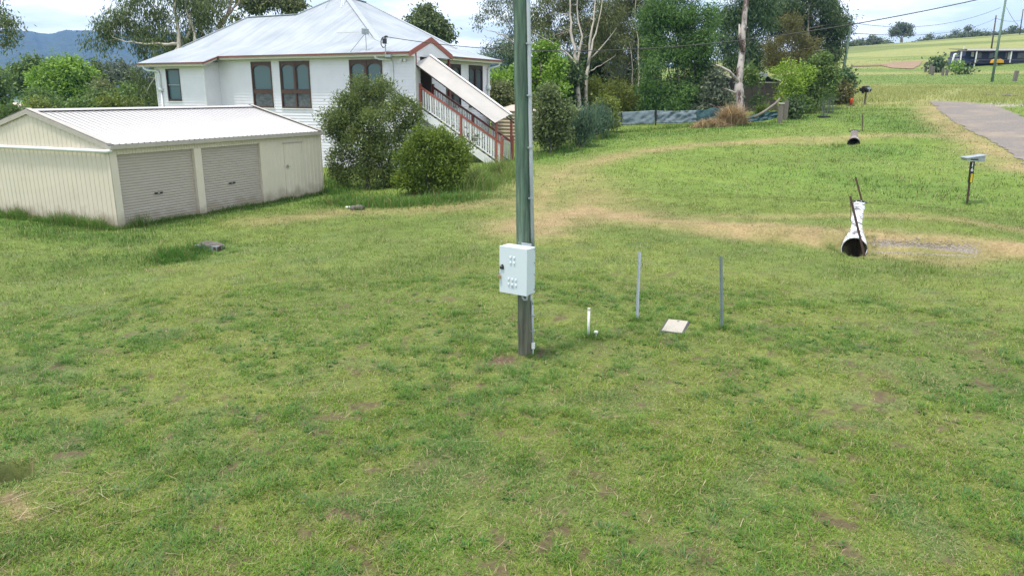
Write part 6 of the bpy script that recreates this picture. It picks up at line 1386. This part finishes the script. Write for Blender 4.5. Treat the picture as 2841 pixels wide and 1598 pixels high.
for x, y, lab in ((2072, 296, 'nearer young tree stakes standing on a black weed mat'), (2086, 285, 'farther young tree stakes on a small black weed mat')):
    b, t = G(x, y); s = mpp(t); TG = thing('tree_guard', lab, 'tree guard', b, R(-10), 'staked young trees on the verge')
    mb = MB(); wd = 13*s if x < 2080 else 8*s
    mb.box(-wd, wd, -.35, .35, .0, .10); mb.build('weed_mat', M['black'], TG)
    hh = 36*s
    for dx, dy in ((-.18, -.12), (.18, -.12), (.0, .2)):
        mb = MB(); mb.tube([(dx, dy, 0), (dx*.9, dy, hh)], .032, 6); mb.build('stake', M['galvgreen'], TG)
    V, C = leafset([(np.array([0, 0, hh*.95]), np.array([.55, .4, .38]), 1)], 420, .16, .03, -.5, .6, 8, np.random.default_rng(int(x))); bigmesh('leaves', V, 4, LF['dark'], C, parent=TG)
    mb = MB(); mb.tube([(0, 0, 0), (.03, 0, hh*.6), (.0, .05, hh*1.05)], [.025, .018, .008], 6); mb.build('stem', M['barkgrey'], TG)
b, t = G(2552, 205); o = MB(); s = mpp(t); o.prism([(-.22, -.3), (.18, -.3), (.30, 25*s), (-.10, 25*s+.05)], 1, -.18, .18); o = o.build('stump_post', M['oldtimber'], None, bevel=.02, loc=b); tag(o, 'short thick grey post on the bank beside the right power pole', 'post')
b, t = G(2530, 243); o = rock('soil_clod', 'dark disturbed soil clod on the bank beside the road end', 2535, 243, .7, .4, .12, 5)
o = rock('soil_clod', 'small brown soil scrape left of the dark clod on the bank', 2492, 240, .6, .35, .07, 15)
def farpole(name, label, base, top, t, r0, r1, mat, cross=None):
    bp = P(base[0], base[1], t); z = gz(bp[0], bp[1]); tp = P(top[0], top[1], t); o = thing(name, label, 'power pole', (bp[0], bp[1], z)); v = tp-np.array([bp[0], bp[1], z])
    mb = MB(); mb.tube([(-v*.02), v*.5, v], [r0, (r0+r1)/2, r1], 14); mb.build('post', mat, o, True)
    mb = MB()
    for f in (cross or ()): q = v*f; mb.box(q[0]-.16, q[0]+.16, q[1]-.06, q[1]+.06, q[2]-.06, q[2]+.1)
    if cross: split(mb.build('wire_clamp', M['galv'], o))
    return o, tp
_, tR = G(2495, 207); pr, ptop = farpole('power_pole', 'pale green power pole leaning over the right bank', (2495, 207), (2540, -60), tR, .16, .12, M['polefar'], (.80, .775))
pl_, pltop = farpole('power_pole', 'dark green power pole behind the verge bushes at the garden end', (2113, 230), (2142, 52), 70, .15, .11, M['polefar'], (.97,))
p3, p3top = farpole('power_pole', 'thin dark power pole far up the hill behind the right pole', (2494, 122), (2506, 40), 170, .17, .14, M['barkdark'], (.95,))
p4, p4top = farpole('power_pole', 'hair-thin power pole on the skyline at the right edge', (2567, 76), (2574, 24), 230, .17, .14, M['barkdark'], (.95,))
p5, p5top = farpole('power_pole', 'near power pole beyond the right edge carrying the service cable', (2760, 520), (2790, -190), 22, .15, .12, M['polefar'])
def wire(name, label, a, b, sag, r, n=40):
    a, b = np.array(a), np.array(b); pts = [a+(b-a)*u-np.array([0, 0, sag*4*u*(1-u)]) for u in np.linspace(0, 1, n)]; c0 = pts[0]
    o = MB(); o.tube([p-c0 for p in pts], r, 6); o = o.build(name, M['cable'], None, True, loc=c0); return tag(o, label, 'wire')
# service cable passing the picture points of the photograph
SC = [SERV]
ends = P(2790, -80, 22)
wire('service_cable', 'thick black service cable running from the house bracket across to the right', SERV, ends, 1.35, .017, 80)
pw = P(2517, 20, tR); wire('power_line', 'sagging power line between the right pole and the pole by the garden', pw, P(2142, 58, 70), 1.15, .022)
wire('power_line', 'thin far power line running from the hill pole to the garden pole', P(2505, 47, 170), P(2142, 84, 70), 1.4, .03); wire('power_line', 'thin far power line between the two hill poles', P(2505, 47, 170), P(2574, 50, 230), .6, .04)
wire('power_line', 'power line dropping right from the right pole out of view', P(2532, 20, tR), P(2620, 95, tR-6), .9, .022)
# blue house on the rise
tH = 132; bp = P(2500, 168, tH); zH = P(2500, 167, tH)[2]; BHo = thing('blue_house', 'low dark navy house with long verandah and white fascia on the rise', 'house', (bp[0], bp[1], zH), R(-6)); s = mpp(tH)
def bx_(x): return (x-2500)*s
def bz_(y): return (167-y)*s
mb = MB(); mb.box(bx_(2440), bx_(2680), 1.8, 8, bz_(165), bz_(127)); mb.build('wall', M['navy'], BHo)
mb = MB(); mb.prism([(1.0, bz_(126.5)), (8.4, bz_(119)), (8.4, bz_(120)), (1.0, bz_(128))], 0, bx_(2437), bx_(2690)); mb.prism([(-.3, bz_(131)), (1.2, bz_(128)), (1.2, bz_(129)), (-.3, bz_(132))], 0, bx_(2415), bx_(2690)); mb.build('roof', M['deck'], BHo)
mb = MB(); mb.box(bx_(2437), bx_(2690), .92, 1.0, bz_(129), bz_(125)); mb.build('fascia', M['trimwhite'], BHo)
mb = MB(); mb.box(bx_(2430), bx_(2690), -.4, 1.8, bz_(161), bz_(159)); mb.build('deck', M['deck'], BHo)
for x in (2417, 2453, 2535, 2600, 2660):
    mb = MB(); mb.box(bx_(x)-.09, bx_(x)+.09, -.25, -.08, bz_(160), bz_(131)); mb.build('verandah_post', M['trimwhite'], BHo)
for x in (2452, 2505, 2545): mb = MB(); mb.box(bx_(x)-.09, bx_(x)+.09, -.2, .0, bz_(172), bz_(161)); mb.build('stump', M['trimwhite'], BHo)
for x in (2470, 2504, 2543, 2572):
    mb = MB(); mb.box(bx_(x-9), bx_(x+9), 1.72, 1.79, bz_(148), bz_(133)); wn = mb.build('window', M['oldtimber'], BHo); mb = MB(); mb.box(bx_(x-7.5), bx_(x+7.5), 1.68, 1.715, bz_(146.5), bz_(134.5)); mb.build('pane', M['dkglass'], wn)
for x in (2455, 2511, 2543):
    mb = MB(); mb.box(bx_(x-3), bx_(x+3), 1.5, 1.66, bz_(150), bz_(132)); mb.build('white_panel', M['trimwhite'], BHo)
mb = MB(); mb.box(bx_(2440), bx_(2680), -.38, -.34, bz_(153), bz_(152)); mb.build('rail', M['oldtimber'], BHo)
mb = MB(); mb.tube([(bx_(2447), 4, bz_(124)), (bx_(2447), 4, bz_(119)), (bx_(2447), 4, bz_(116.5))], .09, 8); mb.build('vent_pipe', M['trimwhite'], BHo)
q = P(2507, 159.5, tH-1.6); CT = thing('yellow_barrow', 'yellow rounded machine standing at the verandah edge of the blue house', 'machine', q); mb = MB(); mb.prism([(-1.0, .0), (1.05, .0), (.95, .45), (.35, .72), (.05, .55), (-.3, .72), (-.85, .55)], 1, -.4, .4); mb.build('body', M['yellowpaint'], CT, bevel=.05); mb = MB(); mb.box(-.45, .3, -.3, .3, .7, 1.0); mb.build('seat', M['black'], CT)
TKR = thing('dark_tank', 'broad dark blue water tank left of the blue house', 'water tank', tuple(P(2414, 172, tH+3.2)), 0); Rk = 30*s
mb = MB(); mb.tube([(0, 0, -.4), (0, 0, bz_(146)+ .3)], Rk, 40); mb.build('wall', M['navytank'], TKR, True); mb = MB(); mb.tube([(0, 0, bz_(146)+.3), (0, 0, bz_(146)+.36), (0, 0, bz_(146)+.8)], [Rk+.05, Rk+.04, .3], 40); mb.build('tank_top', M['navy'], TKR, True)
q = P(2391, 174, tH-1); o = thing('tank_overflow', 'white upright pipe in front of the dark blue tank', 'pipe', q); mb = MB(); mb.tube([(0, 0, -.3), (.1, 0, 1.0), (.25, 0, 2.0), (.35, 0, 2.45), (.6, 0, 2.5)], [.09, .12, .16, .17, .17], 10); mb.build('pipe', M['trimwhite'], o, True)
for i, (x, y, h, tt_, lab) in enumerate(((2330, 166, 9, 128, 'leftmost weathered post of the old fence beside the dirt drive'), (2341, 172, 9, 122, 'broad old fence post nearest the dirt drive grass'), (2347, 178, 10, 118, 'pair-like old fence post at the fence corner'), (2372, 182, 8, 116, 'low grey fence post among the weeds by the tank'), (2382, 184, 8, 116, 'low grey fence post closest to the white upright pipe'))):
    q = P(x, y, tt_); o = MB(); o.box(-.18, .18, -.12, .12, -1.0, h*mpp(tt_)); o = o.build('fence_post', M['oldtimber'], None, bevel=.02, loc=q); tag(o, lab, 'fence post', 'old fence posts beside the dirt drive')
tree('small_tree', 'single small dark green tree beside the dark blue tank', 'tree', (2357, 176), 126, [(2358, 162, 7, 9), (2357, 170, 5, 6), (2360, 157, 4, 4)], LF['dark'], M['barkdark'], .08, dens=3)
tree('yard_shrub', 'rounded light green shrub in front of the dark tank', 'shrub', (2408, 178), 126, [(2408, 172, 9, 6)], LF['bright'], M['barkdark'], .04, dens=2.5)
tree('yard_shrub', 'dark weedy shrub below the tank on the bank', 'shrub', (2424, 192), 118, [(2424, 188, 12, 5), (2434, 184, 8, 4)], LF['dark'], M['barkdark'], .04, dens=2)
tree('umbrella_tree', 'umbrella-crowned dark tree alone on the skyline', 'tree', (2268, 108), 300, [(2252, 80, 12, 9), (2268, 68, 16, 7), (2284, 72, 12, 8), (2290, 84, 9, 6), (2246, 86, 8, 5), (2270, 82, 14, 7)], LF['far'], M['barkgrey'], L=.55, W=.35, dens=4, trunks=[(.45, (2268, 112), (2266, 98), (2252, 84)), (.4, (2268, 112), (2270, 98), (2284, 80)), (.3, (2268, 106), (2268, 90), (2266, 76))])
sky_trees = [(2135, 114, 20, 8), (2158, 106, 14, 9), (2180, 108, 16, 10), (2200, 100, 20, 13), (2222, 108, 16, 8), (2238, 110, 12, 5), (2296, 112, 12, 5), (2312, 106, 14, 8), (2330, 104, 16, 9), (2348, 106, 14, 7), (2366, 102, 16, 9), (2384, 98, 14, 10), (2400, 96, 16, 11), (2420, 92, 14, 10), (2438, 90, 18, 14), (2456, 88, 20, 16), (2478, 90, 18, 14), (2498, 90, 18, 12), (2516, 88, 16, 12), (2534, 86, 18, 13), (2552, 84, 16, 11), (2570, 84, 16, 10), (2590, 82, 20, 13), (2435, 72, 8, 6), (2404, 82, 8, 5), (2550, 74, 8, 7), (2340, 92, 8, 5), (2620, 82, 24, 14)]
vv = ['low spreading', 'dense rounded', 'ragged', 'pale olive', 'thin-topped', 'broad dark']
for i, (x, y, rx, ry) in enumerate(sky_trees):
    tt_ = 320+30*((i*7) % 5)/5; p0 = P(x, y+ry, tt_); z0 = gz(p0[0], p0[1])
    nb = ('left of the umbrella tree' if x < 2268 else 'between the umbrella tree and the hill pole' if x < 2490 else 'right of the hill pole')
    tree('skyline_tree', f'{vv[i % 6]} tree on the hill skyline, number {i+1} from the garden' if False else f'{vv[i % 6]} tree in the hilltop row {nb}, {("tall" if ry > 11 else "medium" if ry > 8 else "short")}', 'tree', (x, y+ry), tt_, [(x, y+ry*.15, rx*.7, ry*.7), (x-rx*.5, y+ry*.4, rx*.5, ry*.5), (x+rx*.5, y+ry*.35, rx*.5, ry*.5)], LF['far'], M['barkgrey'], .2, L=.6, W=.4, dens=3.4, group='trees along the hilltop', dz=z0, limbs=False, tw=7)
# far valley roofs at left
for x, y, wd, hh, t, mt, lab in ((22, 272, 40, 12, 120, 'tanktop', 'pale pink roofed building glimpsed behind the left trees'), (60, 262, 14, 8, 130, 'galv', 'small light grey roof beside the pink roof'), (335, 232, 60, 6, 190, 'trimwhite', 'long pale shed roof in the valley beyond the bushes')):
    q = P(x, y, t); s = mpp(t); zg = gz(q[0], q[1]); o = thing('valley_house', lab, 'house', (q[0], q[1], zg)); zt_ = q[2]-zg
    mb = MB(); mb.box(-wd*s*.5, wd*s*.5, 0, 6, -.3, max(zt_, 1.8)); mb.build('wall', M['cream'], o)
    mb = MB(); zt_ = max(zt_, 1.8); mb.prism([(-.4, zt_), (3, zt_+hh*s), (6.4, zt_)], 0, -wd*s*.55, wd*s*.55); mb.build('roof', M[mt], o)

# ------------------------------------------------------------------ air between here and the ridge
HZ = True
if HZ:
    mb = MB(); mb.box(-3000, 3000, -300, 3000, -14, 250); o = mb.build('haze', None); o.data.materials.clear()
    mt = bpy.data.materials.new('haze'); mt.use_nodes = True; t_ = mt.node_tree; t_.nodes.clear(); oo = N(t_, 'ShaderNodeOutputMaterial'); vp = N(t_, 'ShaderNodeVolumePrincipled')
    vp.inputs['Color'].default_value = (.20, .46, 1.0, 1); vp.inputs['Density'].default_value = .00021; vp.inputs['Anisotropy'].default_value = .2
    t_.links.new(vp.outputs[0], oo.inputs['Volume']); o.data.materials.append(mt); tag(o, 'pale blue haze in the valley air', 'haze', kind='stuff')
